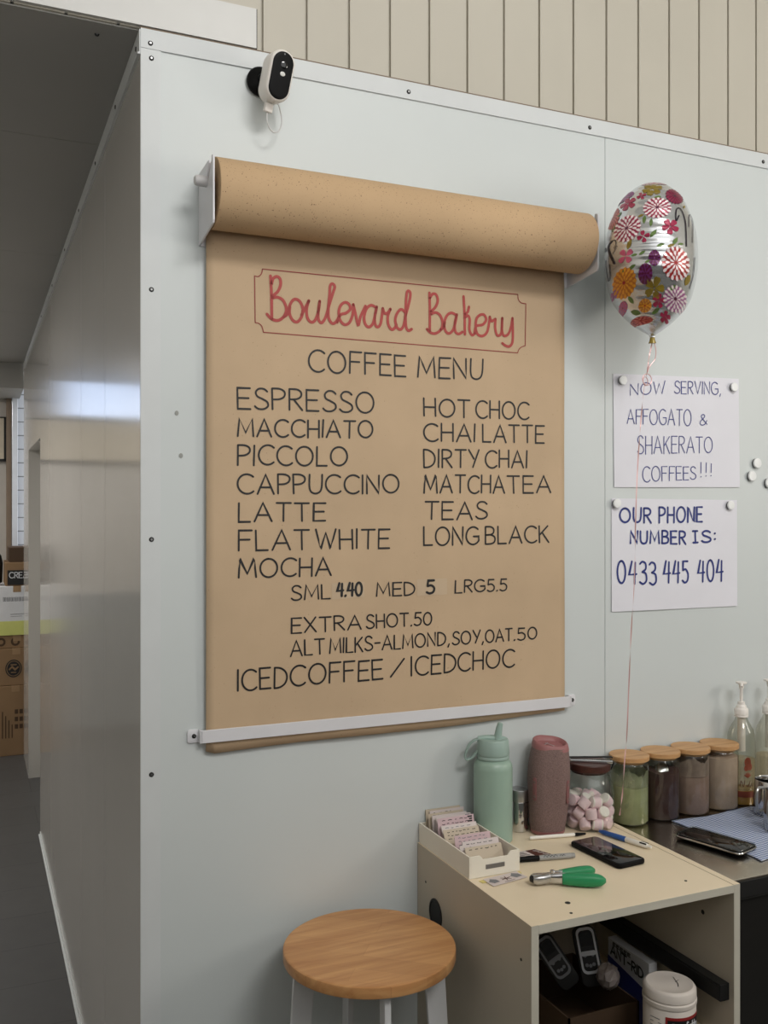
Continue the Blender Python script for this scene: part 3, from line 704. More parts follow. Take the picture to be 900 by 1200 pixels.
mb.loft([[F(r * cos(k * pi / 12), r * sin(k * pi / 12), d) for k in range(24)] for r, d in ((.006, -.003), (.0095, -.001), (.0112, .003), (.0115, .0232))]).build('rod_knob', 'knob_grey', hold)

roll = thing('paper_menu', 'brown kraft paper roll with its sheet hanging down, hand lettered as a coffee menu', 'paper menu', (.588, -.01, 1.13))
XL, XR, RY, RZ, RR = .1325, 1.042, -.0785, 2.2935, .0718
mb = MB(); F = frame((0, RY, RZ), (0, 1, 0), (0, 0, 1), (1, 0, 0)); seg = 72
mb.loft([[F(r * cos(k * 2 * pi / seg), r * sin(k * 2 * pi / seg), d) for k in range(seg)] for r, d in ((.035, XL + .004), (.035, XL), (RR - .001, XL), (RR, XL + .001), (RR, (XL + XR) / 2), (RR, XR - .001), (RR - .001, XR), (.035, XR), (.035, XR - .004))])
mb.build('roll', 'kraft_roll', roll)
mb = MB(); F = frame((0, RY, RZ), (0, 1, 0), (0, 0, 1), (1, 0, 0))
for xa, xb in ((XL - .0015, XL + .06), (XR - .06, XR + .0015)):
    mb = MB(); mb.loft([[F(r * cos(k * pi / 16), r * sin(k * pi / 16), d) for k in range(32)] for r, d in ((.0345, xa), (.0345, xb), (.0315, xb), (.0315, xa), (.0345, xa))], False)
    mb.build('cardboard_core', 'cardboard', roll)
# sheet: leaves the back of the roll and hangs just off the wall; the lower edge is cut a little crooked
nx_, nz_ = 48, 40
def sheet(x, z, back=0.0):
    t = (x - .135) / .903
    wave = .0016 * sin(9 * x + 3 * z) * sin(4.2 * z) + .0008 * sin(23 * x)
    y = -.0125 + wave * min(1, max(0, (2.15 - z) * 3))
    return (x, y + back, z)
vs = []; fs = []
for j in range(nz_ + 1):
    for i in range(nx_ + 1):
        a = i / nx_; x = .1345 + a * (1.0375 - .1345)
        zb = 1.126 + .0165 * a + .003 * sin(7 * a)
        if a < .014: zb += .007 * (1 - a / .014)
        z = 2.262 - (2.262 - zb) * j / nz_
        p = list(sheet(x, z)); k = max(0, (z - 2.17)) / .092
        p[1] += .0045 * k * k
        vs.append(tuple(p))
for j in range(nz_):
    for i in range(nx_):
        q = j * (nx_ + 1) + i; fs.append((q, q + nx_ + 1, q + nx_ + 2, q + 1))
mb = MB(); mb.add(vs, fs); sh = mb.build('sheet', 'kraft_sheet', roll)
md = sh.modifiers.new('solid', 'SOLIDIFY'); md.thickness = .0006; md.offset = 0
def INK(d=.0012):
    return lambda a, b, c=0.0: (a, sheet(a, b)[1] - d, b)
def fine(rows):  # resample long strokes so that the ink follows the paper
    o = []
    for s in rows:
        r = [s[0]]
        for a, b in zip(s[:-1], s[1:]):
            n = max(1, int(math.hypot(b[0] - a[0], b[1] - a[1]) / .02))
            r += [(a[0] + (b[0] - a[0]) * k / n, a[1] + (b[1] - a[1]) * k / n) for k in range(1, n + 1)]
        o.append(r)
    return o
def ink(rows, width, name, material, parent, d=.0012, **kw):
    mb = MB()
    for r in rows:
        for s in fine(strokes(*r, **kw)): mb.ribbon(s, width, INK(d))
    return mb.build(name, material, parent, smooth=0, recalc=False)
lines = [MENU[0:1], MENU[1:2], MENU[2:3], MENU[3:4], MENU[4:5], MENU[5:7], MENU[7:8], MENU[8:10], MENU[10:12], MENU[12:14], MENU[14:16], MENU[16:17], MENU[17:19], MENU[19:23], MENU[23:26], MENU[26:31], MENU[31:36], MENU[36:38]]
for ln in lines:
    h = ln[0][3]
    for wd_ in ln: ink([wd_], .0042 if h > .036 else .0037, 'lettering', 'ink_black', sh)
mb = MB()
for pl in PATCH:
    n = 6
    p00, p10, p11, p01 = pl
    g = lambda u, v: (p00[0] * (1 - u) * (1 - v) + p10[0] * u * (1 - v) + p11[0] * u * v + p01[0] * (1 - u) * v, p00[1] * (1 - u) * (1 - v) + p10[1] * u * (1 - v) + p11[1] * u * v + p01[1] * (1 - u) * v)
    vv = [INK(.0010)(*g(i / n, j / n)) for j in range(n + 1) for i in range(n + 1)]
    mb = MB(); mb.add(vv, [(j * (n + 1) + i, j * (n + 1) + i + 1, (j + 1) * (n + 1) + i + 1, (j + 1) * (n + 1) + i) for j in range(n) for i in range(n)])
    mb.build('price_patch', 'kraft_patch', sh, smooth=0, recalc=False)
for wd_ in PRICES: ink([wd_], .0056, 'price_lettering', 'ink_black', sh, .0018)
mb = MB()
for s in TITLE: mb.ribbon(spline(s, 6), .0066, INK(.0013))
mb.build('title_lettering', 'ink_red', sh, smooth=0, recalc=False)
mb = MB()
for s in BORDER:
    for q in fine([s if len(s) == 2 else spline(s, 5)]): mb.ribbon(q, .0022, INK(.0012))
mb.build('title_border', 'ink_red_dark', sh, smooth=0, recalc=False)

bar = thing('paper_bar', 'white flat metal bar holding the foot of the kraft paper against the wall', 'bar', (.586, 0, 1.152))
mb = MB(); mb.box(.122, 1.052, -.021, -.0165, 1.1525, 1.1795)
mb.build('strip', 'metal_white', bar, smooth=0, bevel=.0008)
for x0, x1, xs, sgn in ((.0963, .122, .1105, 1), (1.052, 1.0765, 1.0675, -1)):
    F = frame(((x0 + x1) / 2, -.0005, 1.166), (1, 0, 0), (0, 0, 1), (0, -1, 0))
    tb = slab(MB(), F, x1 - x0, .0285, .0035, .006, .0006).build('end_tab', 'metal_white', bar)
    xe = x1 if sgn > 0 else x0
    MB().box(xe - .0022, xe + .0022, -.021, -.001, 1.1525, 1.1795).build('step', 'metal_white', bar, smooth=0, bevel=.0006)
    F = frame((xs, -.004, 1.166), (1, 0, 0), (0, 0, 1), (0, -1, 0)); mb = MB()
    mb.loft([[F(r * cos(k * pi / 8), r * sin(k * pi / 8), d) for k in range(16)] for r, d in ((.0048, -.001), (.0048, .001), (.0034, .0018))], True, 0)
    mb.loft([[F(r * cos(k * pi / 8) + .001, r * sin(k * pi / 8), d) for k in range(16)] for r, d in ((.0018, .001), (.0014, .0024))], True, 1)
    mb.build('screw', ['rivet_hole', 'rivet_steel'], bar)

# =================================================================== SECURITY CAMERA
sc = thing('security_camera', 'white pill-shaped security camera with a black face near the top of the panel wall', 'camera', (.262, 0, 2.56))
F = frame((.2565, -.003, 2.574), (1, 0, 0), (0, 0, 1), (0, -1, 0)); mb = MB()
mb.loft([[F(r * cos(k * pi / 20), r * sin(k * pi / 20), d) for k in range(40)] for r, d in ((.030, .0005), (.0325, .003), (.0325, .007), (.029, .012), (.013, .018), (.010, .035))])
mb.build('mount', 'plastic_black', sc)
fw = Vector((.10, -1, -.22)).normalized(); rt = Vector((0, 0, 1)).cross(-fw).normalized() * -1; rt = fw.cross(Vector((0, 0, 1))).normalized() * -1
if rt.x < 0: rt = -rt
up = rt.cross(-fw).normalized()
if up.z < 0: up = -up
an = radians(-7); rt2 = rt * cos(an) + up * sin(an); up2 = up * cos(an) - rt * sin(an)
F = frame(Vector((.2725, -.078, 2.5585)), rt2, up2, fw)
mb = MB(); W_, H_ = .056, .106
mb.loft([[F(a, b, d) for a, b in rrect(W_ - 2 * i, H_ - 2 * i, .028, 10)] for i, d in ((.016, -.042), (.006, -.039), (.0015, -.033), (0, -.024), (0, .010), (.0012, .014), (.0042, .0165), (.0052, .0160))])
mb.build('housing', 'plastic_white', sc)
mb = MB(); mb.loft([[F(a, b, d) for a, b in rrect(W_ - 2 * i, H_ - 2 * i, .028, 10)] for i, d in ((.0052, .0150), (.0052, .0172), (.0066, .0180), (.012, .0184))])
face = mb.build('face', 'plastic_black', sc)
def disc(F, a, b, d, r, n=24, sx=1.0, sy=1.0, dome=.0):
    return [[F(a + q * r * sx * cos(k * 2 * pi / n), b + q * r * sy * sin(k * 2 * pi / n), d + h) for k in range(n)] for q, h in ((1, 0), (1, .0006), (.7, .0006 + dome), (.3, .0006 + dome * 1.3))]
MB().loft(disc(F, .002, .022, .0184, .0075, dome=.0008)).build('lens', 'lens_glass', face)
MB().loft(disc(F, .002, .0035, .0184, .0045, sx=1.25, dome=.0006)).build('motion_sensor', 'sensor_white', face)
MB().loft(disc(F, -.001, .043, .0178, .0016)).build('light_sensor', 'card_grey', face)
mb = MB(); slab(mb, frame(F(-.004, -.0585, -.012), rt2, fw, up2), .019, .012, .017, .004, .001, base=-.0135)
plug = mb.build('plug', 'plastic_white', sc)
pp = [F(-.004, -.072, -.012), F(-.004, -.080, -.012), F(-.001, -.092, -.010), F(.008, -.104, -.010), F(.020, -.107, -.012), F(.032, -.097, -.018), F(.037, -.074, -.028), F(.028, -.040, -.045), F(.012, -.02, -.06), F(-.002, -.004, -.066)]
MB().tube(spline(pp, 6), .0016, 8).build('cable', 'cable_white', sc)

# =================================================================== FOIL BALLOON
az = radians(39.3)
ea = Vector((cos(az), -sin(az), 0)); eb = Vector((-sin(az), -cos(az), 0))
BC = Vector((1.171, -.178, 2.243)); PXM = .00198 / 4.09
prof = [(75, 12, 330), (82, 52, 330), (100, 92, 332), (150, 142, 331), (200, 170, 330), (300, 208, 328), (400, 221, 329), (500, 221, 329), (600, 201, 331), (650, 182, 333), (700, 148, 335), (750, 100, 334), (785, 54, 334), (800, 30, 335), (812, 15, 336), (822, 12, 337)]
def prof_at(zz):
    y = 308 * 0 + (440 - zz / PXM)
    for (y0, h0, c0), (y1, h1, c1) in zip(prof[:-1], prof[1:]):
        if y0 <= y <= y1:
            k = (y - y0) / (y1 - y0); return (h0 + (h1 - h0) * k) * PXM, (c0 + (c1 - c0) * k - 330) * PXM
    return .004, 0
pp = spline([(float(y), float(h), float(c)) for y, h, c in prof], 4)
prof = [(p[0], max(p[1], 4), p[2]) for p in pp]
for i in range(1, len(prof)):
    if prof[i][0] <= prof[i - 1][0]: prof[i] = (prof[i - 1][0] + .01,) + prof[i][1:]
bal = thing('foil_balloon', 'silver foil balloon printed with flowers hovering in front of the panel joint', 'balloon', (1.171, -.178, 2.05))
def bsurf(th, zz, lift=0.0):
    """point on the foil at angle th (0 = toward +a, 90 deg = toward the seam facing +b)"""
    hw, cc = prof_at(zz)
    hb = sqrt(max(.0, 1 - (zz / .179) ** 2)) * .150 if abs(zz) < .179 else .0
    if zz < -.06: hb = .1413 * max(0, (zz + .183) / .123) ** .75
    hb = max(hb, hw * .8)
    e = .92
    ca, sb = cos(th), sin(th)
    a = hw * math.copysign(abs(ca) ** e, ca); bq = hb * math.copysign(abs(sb) ** e, sb)
    w = math.exp(-(ca / .45) ** 2) * min(1, hw / .06)
    a2 = a * (1 + .0) ; rip = .0016 * w * sin(zz * 330 + 2.2 * sin(zz * 47) + (3 * ca))
    n = Vector((ea * (a / (hw * hw + 1e-6)) + eb * (bq / (hb * hb + 1e-6)))).normalized()
    return BC + ea * (a2 + cc) + eb * bq + Vector((0, 0, zz)) + n * (rip + lift)
nz2, nt2 = 130, 96; rings = []
ztop, zbot = (440 - prof[0][0]) * PXM, (440 - prof[-1][0]) * PXM
for j in range(nz2 + 1):
    q = j / nz2; zz = zbot + (ztop - zbot) * (0.5 - 0.5 * cos(pi * q)) if True else 0
    zz = min(max(zz, zbot + 1e-5), ztop - 1e-5)
    rings.append([bsurf(2 * pi * k / nt2, zz) for k in range(nt2)])
body = MB().loft(rings).build('foil_body', 'foil_silver', bal, smooth=60)
mb = MB(); Fz = frame(BC + Vector((0, 0, zbot)) + ea * (7 * PXM), ea, eb, (0, 0, 1))
mb.loft([[Fz(r * cos(k * pi / 8), r * .55 * sin(k * pi / 8), d) for k in range(16)] for r, d in ((.009, -.014), (.0065, -.007), (.0055, 0), (.006, .006))])
mb.build('neck', 'print_olive', bal)
# printed flowers: outlines laid on the curved foil, addressed by (a, z) on the side facing the room
def onfoil(a, zz, lift=.0011):
    hw, cc = prof_at(zz); c = max(-1, min(1, (a - cc) / max(hw, 1e-4)))
    th = math.acos(max(-1, min(1, math.copysign(abs(c) ** (1 / .92), c))))
    return tuple(bsurf(th, zz, lift))
def uz(X, Y): return ((X - 330) * PXM, (440 - Y) * PXM)
def patch(mb, poly, mi=0, lift=.0011, n=3):
    c = (sum(p[0] for p in poly) / len(poly), sum(p[1] for p in poly) / len(poly)); m = len(poly)
    vs = [onfoil(c[0], c[1], lift)]
    for r in range(1, n + 1): vs += [onfoil(c[0] + (p[0] - c[0]) * r / n, c[1] + (p[1] - c[1]) * r / n, lift) for p in poly]
    fs = [(0, 1 + i, 1 + (i + 1) % m) for i in range(m)]
    for r in range(1, n):
        o = 1 + (r - 1) * m
        fs += [(o + i, o + m + i, o + m + (i + 1) % m, o + (i + 1) % m) for i in range(m)]
    mb.add(vs, fs, mi)
def dahlia(X, Y, R, mats, sx=1.0, sy=1.0, rings=3, petals=17, rot=0.0):
    """a many-petalled bloom: pale ground with rows of darker petal outlines"""
    mb = MB(); c = uz(X, Y); R *= PXM
    rim = [(c[0] + R * sx * (1 + .05 * cos(petals * t)) * cos(t), c[1] + R * sy * (1 + .05 * cos(petals * t)) * sin(t)) for t in [2 * pi * k / 72 for k in range(72)]]
    patch(mb, rim, 1, .0010, 4)
    for g in range(rings):
        r0, r1 = R * (.10 + .86 * g / rings), R * (.10 + .90 * (g + 1.15) / rings)
        m = int(petals * (.55 + .45 * g / max(rings - 1, 1)))
        for k in range(m):
            t = 2 * pi * (k + .5 * (g % 2)) / m + rot; w = pi / m * .62
            pl = [(c[0] + sx * r * cos(t + w * q), c[1] + sy * r * sin(t + w * q)) for r, q in ((r0, 0), (r0 + .55 * (r1 - r0), 1), (r0 + .9 * (r1 - r0), .7), (r1, 0), (r0 + .9 * (r1 - r0), -.7), (r0 + .55 * (r1 - r0), -1))]
            mb.add([onfoil(a, b, .0014 + .0001 * (rings - g)) for a, b in pl], [tuple(range(6))], 0)
    patch(mb, [(c[0] + .12 * R * cos(k * pi / 5), c[1] + .12 * R * sin(k * pi / 5)) for k in range(10)], 2, .0017, 1)
    return mb.build('flower_print', mats, bal, smooth=0, recalc=False)
def blossom(X, Y, R, m, n=5, rot=0.3, sx=1.0):
    mb = MB(); c = uz(X, Y); R *= PXM
    R *= 1.15
    for k in range(n):
        t = rot + 2 * pi * k / n; d = (cos(t), sin(t)); pn = (-d[1], d[0])
        pl = [(c[0] + sx * R * (d[0] * u + pn[0] * v), c[1] + R * (d[1] * u + pn[1] * v)) for u, v in ((.05, 0), (.4, .26), (.8, .34), (1, .15), (.93, 0), (1, -.15), (.8, -.34), (.4, -.26))]
        patch(mb, pl, 0, .0012, 2)
    return mb.build('blossom_print', m, bal, smooth=0, recalc=False)
def leaf(X, Y, L, deg, m, wd=.4):
    mb = MB(); c = uz(X, Y); L *= PXM * 1.2; t = radians(deg); d = (cos(t), sin(t)); pn = (-d[1], d[0])
    pl = [(c[0] + L * (d[0] * u + pn[0] * v * wd), c[1] + L * (d[1] * u + pn[1] * v * wd)) for u, v in ((-.5, 0), (-.25, .4), (.1, .5), (.35, .25), (.5, 0), (.35, -.25), (.1, -.5), (-.25, -.4))]
    patch(mb, pl, 0, .0011, 2)
    return mb.build('leaf_print', m, bal, smooth=0, recalc=False)
dahlia(357, 265, 62, ['print_white', 'print_rose', 'print_plum'], 1, .9)
dahlia(222, 350, 62, ['print_white', 'print_rose', 'print_plum'], 1, 1.05)
dahlia(440, 528, 66, ['print_white', 'print_red', 'print_red'], .95, 1.1)
dahlia(208, 595, 58, ['print_orange', 'print_amber', 'print_red'], .95, 1.05)
dahlia(440, 672, 60, ['print_white', 'print_mauve', 'print_plum'], .9, .85)
dahlia(155, 255, 60, ['print_coral', 'print_red', 'print_red'], .5, 1.15)
dahlia(436, 190, 50, ['print_plum', 'print_rose', 'print_black'], .8, .95)
dahlia(208, 155, 44, ['print_mauve', 'print_purple', 'print_plum'], 1.0, .7)
dahlia(345, 100, 44, ['print_white', 'print_rose', 'print_rose'], 1.3, .35)
dahlia(345, 508, 32, ['print_purple', 'print_plum', 'print_mauve'], .8, 1.1, 2, 11)
dahlia(305, 572, 38, ['print_plum', 'print_purple', 'print_plum'], .8, 1.1, 2, 11)
dahlia(303, 698, 32, ['print_orange', 'print_amber', 'print_red'], .9, .8, 2, 11)
dahlia(285, 755, 40, ['print_coral', 'print_red', 'print_red'], 1.3, .4, 2, 14)
dahlia(200, 690, 26, ['print_pink', 'print_mauve', 'print_rose'], .8, .9, 2, 11)
for a in ((336, 150, 40, 'print_olive', 6, .2), (225, 215, 34, 'print_rose', 5, .5), (287, 188, 20, 'print_rose', 4, .3), (415, 362, 34, 'print_rose', 5, .9), (216, 482, 32, 'print_pink', 4, .6), (296, 405, 26, 'print_rose', 4, .2), (365, 682, 26, 'print_rose', 5, .1), (395, 745, 22, 'print_rose', 5, .1), (345, 632, 40, 'print_olive', 5, 1.2), (160, 625, 18, 'print_mauve', 5, .3)):
    blossom(*a)
for i, a in enumerate(((232, 430, 42, 70), (360, 204, 28, 10), (160, 320, 36, 60), (185, 262, 28, 50), (245, 538, 32, 30), (495, 590, 46, 65), (300, 322, 34, 80), (260, 720, 42, -20), (425, 632, 36, 40), (437, 430, 36, 60), (418, 452, 30, 20), (462, 440, 22, 10), (290, 480, 28, 30), (340, 395, 40, 50), (372, 450, 32, 15), (285, 300, 24, 20), (330, 340, 34, 85), (238, 668, 34, -50), (352, 722, 36, 30), (222, 180, 26, 50), (480, 240, 18, 70), (205, 545, 16, 60), (315, 520, 24, 20), (255, 485, 24, 10))):
    leaf(*a, 'print_olive' if i % 5 == 0 else 'print_green')
mb = MB()
for s, w in (([(455, 300), (442, 330), (442, 275), (455, 258), (470, 275), (484, 330), (488, 445)], 5), ([(500, 345), (503, 280), (512, 268), (520, 300), (517, 415)], 3), ([(150, 385), (132, 400), (140, 440), (162, 498)], 8), ([(150, 385), (165, 388), (170, 410), (160, 425)], 3), ([(175, 420), (155, 450)], 3), ([(118, 455), (124, 520), (133, 558), (141, 540), (138, 490)], 3), ([(116, 390), (119, 410)], 6), ([(505, 620), (522, 560), (528, 480)], 3)):
    MB().ribbon(spline([uz(*p) for p in s], 5), w * PXM, lambda a, b: onfoil(a, b, .0013), 0).build('script_print', 'print_black', bal, smooth=0, recalc=False)
# pink curling ribbon that hangs from the neck down to the jars
rb = [(1.1765, -.178, 2.052), (1.168, -.175, 2.01), (1.1665, -.172, 1.985), (1.158, -.168, 1.93), (1.151, -.165, 1.85), (1.147, -.158, 1.735), (1.1475, -.15, 1.60), (1.1485, -.145, 1.475), (1.143, -.14, 1.35), (1.140, -.135, 1.22), (1.138, -.13, 1.10), (1.136, -.125, 1.045), (1.133, -.12, .96), (1.128, -.115, .90)]
mb = MB(); pts = [Vector(p) for p in spline(rb, 14)]
L_, R_ = [], []
for i, p in enumerate(pts):
    tw = .6 + 2.2 * sin(i * .11) + .05 * i
    w = Vector((cos(tw), sin(tw), 0)) * .0016
    mb.v += [tuple(p - w), tuple(p + w)]
for i in range(len(pts) - 1): mb.f.append([2 * i, 2 * i + 1, 2 * i + 3, 2 * i + 2]); mb.mi.append(0)
mb.tube(spline([(1.1785, -.178, 2.052), (1.186, -.178, 2.03), (1.185, -.176, 2.008), (1.171, -.174, 1.99), (1.166, -.172, 1.975)], 8), .0011, 6)
mb.tube([(1.1655 + .0135 * cos(k * pi / 12), -.171, 1.958 + .0135 * sin(k * pi / 12)) for k in range(24)], .0011, 6, True)
mb.tube([(1.163 + .010 * cos(k * pi / 12), -.168 + .004 * cos(k * pi / 12), 1.954 + .0105 * sin(k * pi / 12)) for k in range(24)], .001, 6, True)
mb.build('ribbon', 'foil_ribbon', bal)

# =================================================================== PAPER NOTICES AND MAGNETS
def notice(label, c4, rows, width, m, curl):
    t = thing('paper_notice', label, 'paper notice', (sum(p[0] for p in c4) / 4, 0, min(p[1] for p in c4)), 'paper notices on the wall')
    n = 14; vs = []
    def yy(u, v): return -.0018 - .0022 * (sin(pi * u) * .6 + curl * (1 - v) * sin(2.2 * pi * u) * .5 + .5 * (1 - v)) * 1.0
    (ax, az_), (bx, bz), (cx_, cz), (dx, dz) = c4   # TL TR BR BL
    def pos(u, v):
        return (ax * (1 - u) * v + bx * u * v + cx_ * u * (1 - v) + dx * (1 - u) * (1 - v), yy(u, v), az_ * (1 - u) * v + bz * u * v + cz * u * (1 - v) + dz * (1 - u) * (1 - v))
    for j in range(n + 1):
        for i in range(n + 1): vs.append(pos(i / n, j / n))
    mb = MB(); mb.add(vs, [(j * (n + 1) + i, j * (n + 1) + i + 1, (j + 1) * (n + 1) + i + 1, (j + 1) * (n + 1) + i) for j in range(n) for i in range(n)])
    o = mb.build('sheet', 'paper_white', t, smooth=0, recalc=False); md = o.modifiers.new('solid', 'SOLIDIFY'); md.thickness = .0004; md.offset = -1
    x0, x1, z0, z1 = min(p[0] for p in c4), max(p[0] for p in c4), min(p[1] for p in c4), max(p[1] for p in c4)
    fn = lambda a, b: (a, yy((a - x0) / (x1 - x0), (b - z0) / (z1 - z0)) - .0010, b)
    for r in rows:
        mb = MB()
        for s in fine(strokes(*r, gap=.2 if width < .004 else .27)): mb.ribbon(s, width, fn)
        mb.build('lettering', m, t, smooth=0, recalc=False)
notice('white paper notice in thin blue pen reading now serving affogato and shakerato coffees', [(1.1947, 1.9966), (1.6175, 2.0073), (1.6205, 1.7083), (1.1974, 1.7039)], NOTE1, .0026, 'ink_blue', .6)
notice('white paper notice in bold navy marker giving the phone number', [(1.1894, 1.6752), (1.6113, 1.6729), (1.6113, 1.3812), (1.1894, 1.3827)], NOTE2, .0054, 'ink_navy', .9)
mag0 = None
for x, z, lb in ((1.2195, 1.9804, 'white round magnet at the top left of the now serving notice'), (1.5935, 1.9825, 'white round magnet at the top right of the now serving notice'), (1.2005, 1.662, 'white round magnet at the top left of the phone number notice'), (1.5812, 1.6587, 'white round magnet at the top right of the phone number notice'),
                 (1.6796, 1.7755, 'uppermost of three loose white magnets on the wall right of the notices'), (1.6608, 1.7396, 'loose white magnet below the uppermost one, nearest the now serving notice'), (1.7238, 1.7214, 'loose white magnet at the right edge of the photo')):
    yb = -.0006 if x > 1.64 else -.0046
    if mag0 is None:
        mag0 = thing('magnet', lb, 'magnet', (x, yb, z), 'white round wall magnets')
        F = frame((x, yb, z), (1, 0, 0), (0, 0, 1), (0, -1, 0))
        MB().loft([[F(r * cos(k * pi / 16), r * sin(k * pi / 16), d) for k in range(32)] for r, d in ((.0108, 0), (.0108, .0045))]).build('magnet_base', 'magnet_rim', mag0)
        MB().loft([[F(r * cos(k * pi / 16), r * sin(k * pi / 16), d) for k in range(32)] for r, d in ((.0115, .0042), (.0121, .005), (.0121, .0075), (.011, .0088), (.006, .0092))]).build('magnet_cap', 'magnet_white', mag0)
    else:
        mg = copy_thing(mag0, (x, yb, z), lb)
        if x > 1.64: mg.scale = (1.16, 1.16, 1.16)

# =================================================================== CABINET, BENCH, STOOL
CT = .8666
cab = thing('open_cabinet', 'cream open-fronted cabinet against the panel wall beside the steel bench', 'cabinet', (.89, -.245, 0))
for x0, x1, nm in ((.636, .652, 'side_panel'), (1.1285, 1.1445, 'side_panel')):
    sp = MB().box(x0, x1, -.4905, -.001, 0, CT).build(nm, 'laminate_shaded' if x0 < 1 else 'laminate_shaded', cab, smooth=0, bevel=.0006)
    MB().box(x0, x1, -.4912, -.4905, 0, CT - .0004).build('edge_band', 'laminate_edge', sp, smooth=0)
tp = MB().box(.6523, 1.1282, -.4905, -.001, CT - .0165, CT - .0004).build('top_panel', 'laminate_cream', cab, smooth=0, bevel=.0005)
MB().box(.6523, 1.1282, -.4912, -.4905, CT - .0165, CT - .0006).build('edge_band', 'laminate_edge', tp, smooth=0)
for x0, x1 in ((.636, .652), (1.1285, 1.1445)):
    MB().box(x0, x1, -.4907, -.001, CT, CT + .0004).build('top_edge', 'laminate_cream', cab, smooth=0)
MB().box(.652, 1.1285, -.012, -.001, 0, CT - .0165).build('back_panel', 'laminate_shaded', cab, smooth=0)
MB().box(.652, 1.1285, -.485, -.012, .444, .46).build('shelf', 'laminate_shaded', cab, smooth=0)
MB().box(1.1125, 1.1285, -.46, -.012, .50, .53).build('cleat', 'laminate_cream', cab, smooth=0)
mb = MB(); mb.box(1.1035, 1.1285, -.478, -.012, .622, .6575); mb.box(1.1005, 1.1035, -.476, -.012, .626, .654)
MB_rail = mb.build('drawer_rail', 'matt_black', cab, smooth=0, bevel=.0015)
mb = MB(); F = frame((.636, -.096, .736), (0, 1, 0), (0, 0, 1), (-1, 0, 0))
mb.loft([[F(r * cos(k * pi / 16), r * 1.1 * sin(k * pi / 16), d) for k in range(32)] for r, d in ((.031, -.001), (.031, .002), (.027, .003), (.025, .001))])
mb.build('cable_grommet', 'matt_black', cab)
def dots(pts, r, par, nm):
    for p, e1, e2, e3 in pts:
        F = frame(p, e1, e2, e3)
        MB().loft([[F(q * r * cos(k * pi / 6), q * r * sin(k * pi / 6), d) for k in range(12)] for q, d in ((1, -.001), (1, .0005), (.6, .0007))]).build(nm, 'rivet_hole', par)
dots([((.7605, -.4276, CT), (1, 0, 0), (0, 1, 0), (0, 0, 1))], .0055, cab, 'screw_hole')
dots([((.739, -.4701, CT), (1, 0, 0), (0, 1, 0), (0, 0, 1)), ((1.052, -.4335, CT), (1, 0, 0), (0, 1, 0), (0, 0, 1)), ((.636, -.045, .79), (0, 1, 0), (0, 0, 1), (-1, 0, 0)), ((.636, -.455, .79), (0, 1, 0), (0, 0, 1), (-1, 0, 0))], .003, cab, 'screw_hole')
dots([((1.1285, -.40, .775), (0, 1, 0), (0, 0, 1), (-1, 0, 0))], .005, cab, 'screw_hole')

BT = .8566
bench = thing('steel_bench', 'stainless steel bench top with a black front right of the cream cabinet', 'bench', (1.65, -.23, 0))
MB().box(1.1465, 2.3, -.4525, -.001, BT - .006, BT).build('bench_top', 'steel_bench', bench, smooth=0, bevel=.0015)
MB().box(1.1465, 2.3, -.4535, -.430, BT - .042, BT - .006).build('front_rail', 'matt_black', bench, smooth=0, bevel=.001)
for x in (1.1475, 2.26):
    for y in (-.452, -.04): MB().box(x, x + .025, y, y + .025, 0, BT - .042).build('leg', 'matt_black', bench, smooth=0)
MB().box(1.1475, 2.3, -.03, -.012, BT - .06, BT - .006).build('rear_rail', 'matt_black', bench, smooth=0)
fr = thing('under_bench_fridge', 'black fridge cabinet standing under the steel bench', 'fridge', (1.6, -.22, 0))
MB().box(1.178, 2.2, -.415, -.04, .01, BT - .046).build('fridge_body', 'fridge_black', fr, smooth=0, bevel=.003)
MB().box(1.182, 1.68, -.438, -.416, .06, BT - .05).build('fridge_door', 'fridge_black', fr, smooth=0, bevel=.003)
MB().box(1.686, 2.196, -.438, -.416, .06, BT - .05).build('fridge_door', 'fridge_black', fr, smooth=0, bevel=.003)

st = thing('bar_stool', 'round wooden-topped bar stool with pale metal legs beside the cream cabinet', 'stool', (.430, -.202, 0))
SC = (.430, -.202, 0); R = .1775
MB().lathe([(R - .022, .7265), (R - .003, .7268), (R - .0008, .728), (R, .7305), (R, .747), (R - .0007, .7492), (R - .0025, .7503), (R - .006, .7505), (.05, .7505)], SC, 96).build('seat', 'stool_wood', st)
for (a, b) in ((-.128, .035), (.128, -.03), (-.045, -.125), (.03, .125)):
    d = Vector(((a * cos(radians(23.6)) - b * sin(radians(23.6))), (-a * sin(radians(23.6)) - b * cos(radians(23.6))), 0)); d.normalize(); q = Vector((-d.y, d.x, 0))
    c = Vector(SC); w0, w1, th = .044, .03, .013
    top = [c + d * (.135 + s * w0 / 2) + q * t * th / 2 + Vector((0, 0, .727)) for s, t in ((-1, -1), (1, -1), (1, 1), (-1, 1))]
    bot = [c + d * (.185 + s * w1 / 2) + q * t * th / 2 for s, t in ((-1, -1), (1, -1), (1, 1), (-1, 1))]
    MB().loft([bot, top]).build('leg', 'stool_leg', st, smooth=0, bevel=.0015)
rg = [(SC[0] + .166 * cos(k * pi / 24), SC[1] + .166 * sin(k * pi / 24), .25) for k in range(48)]
MB().tube(rg, .007, 8, True).build('foot_ring', 'stool_leg', st)

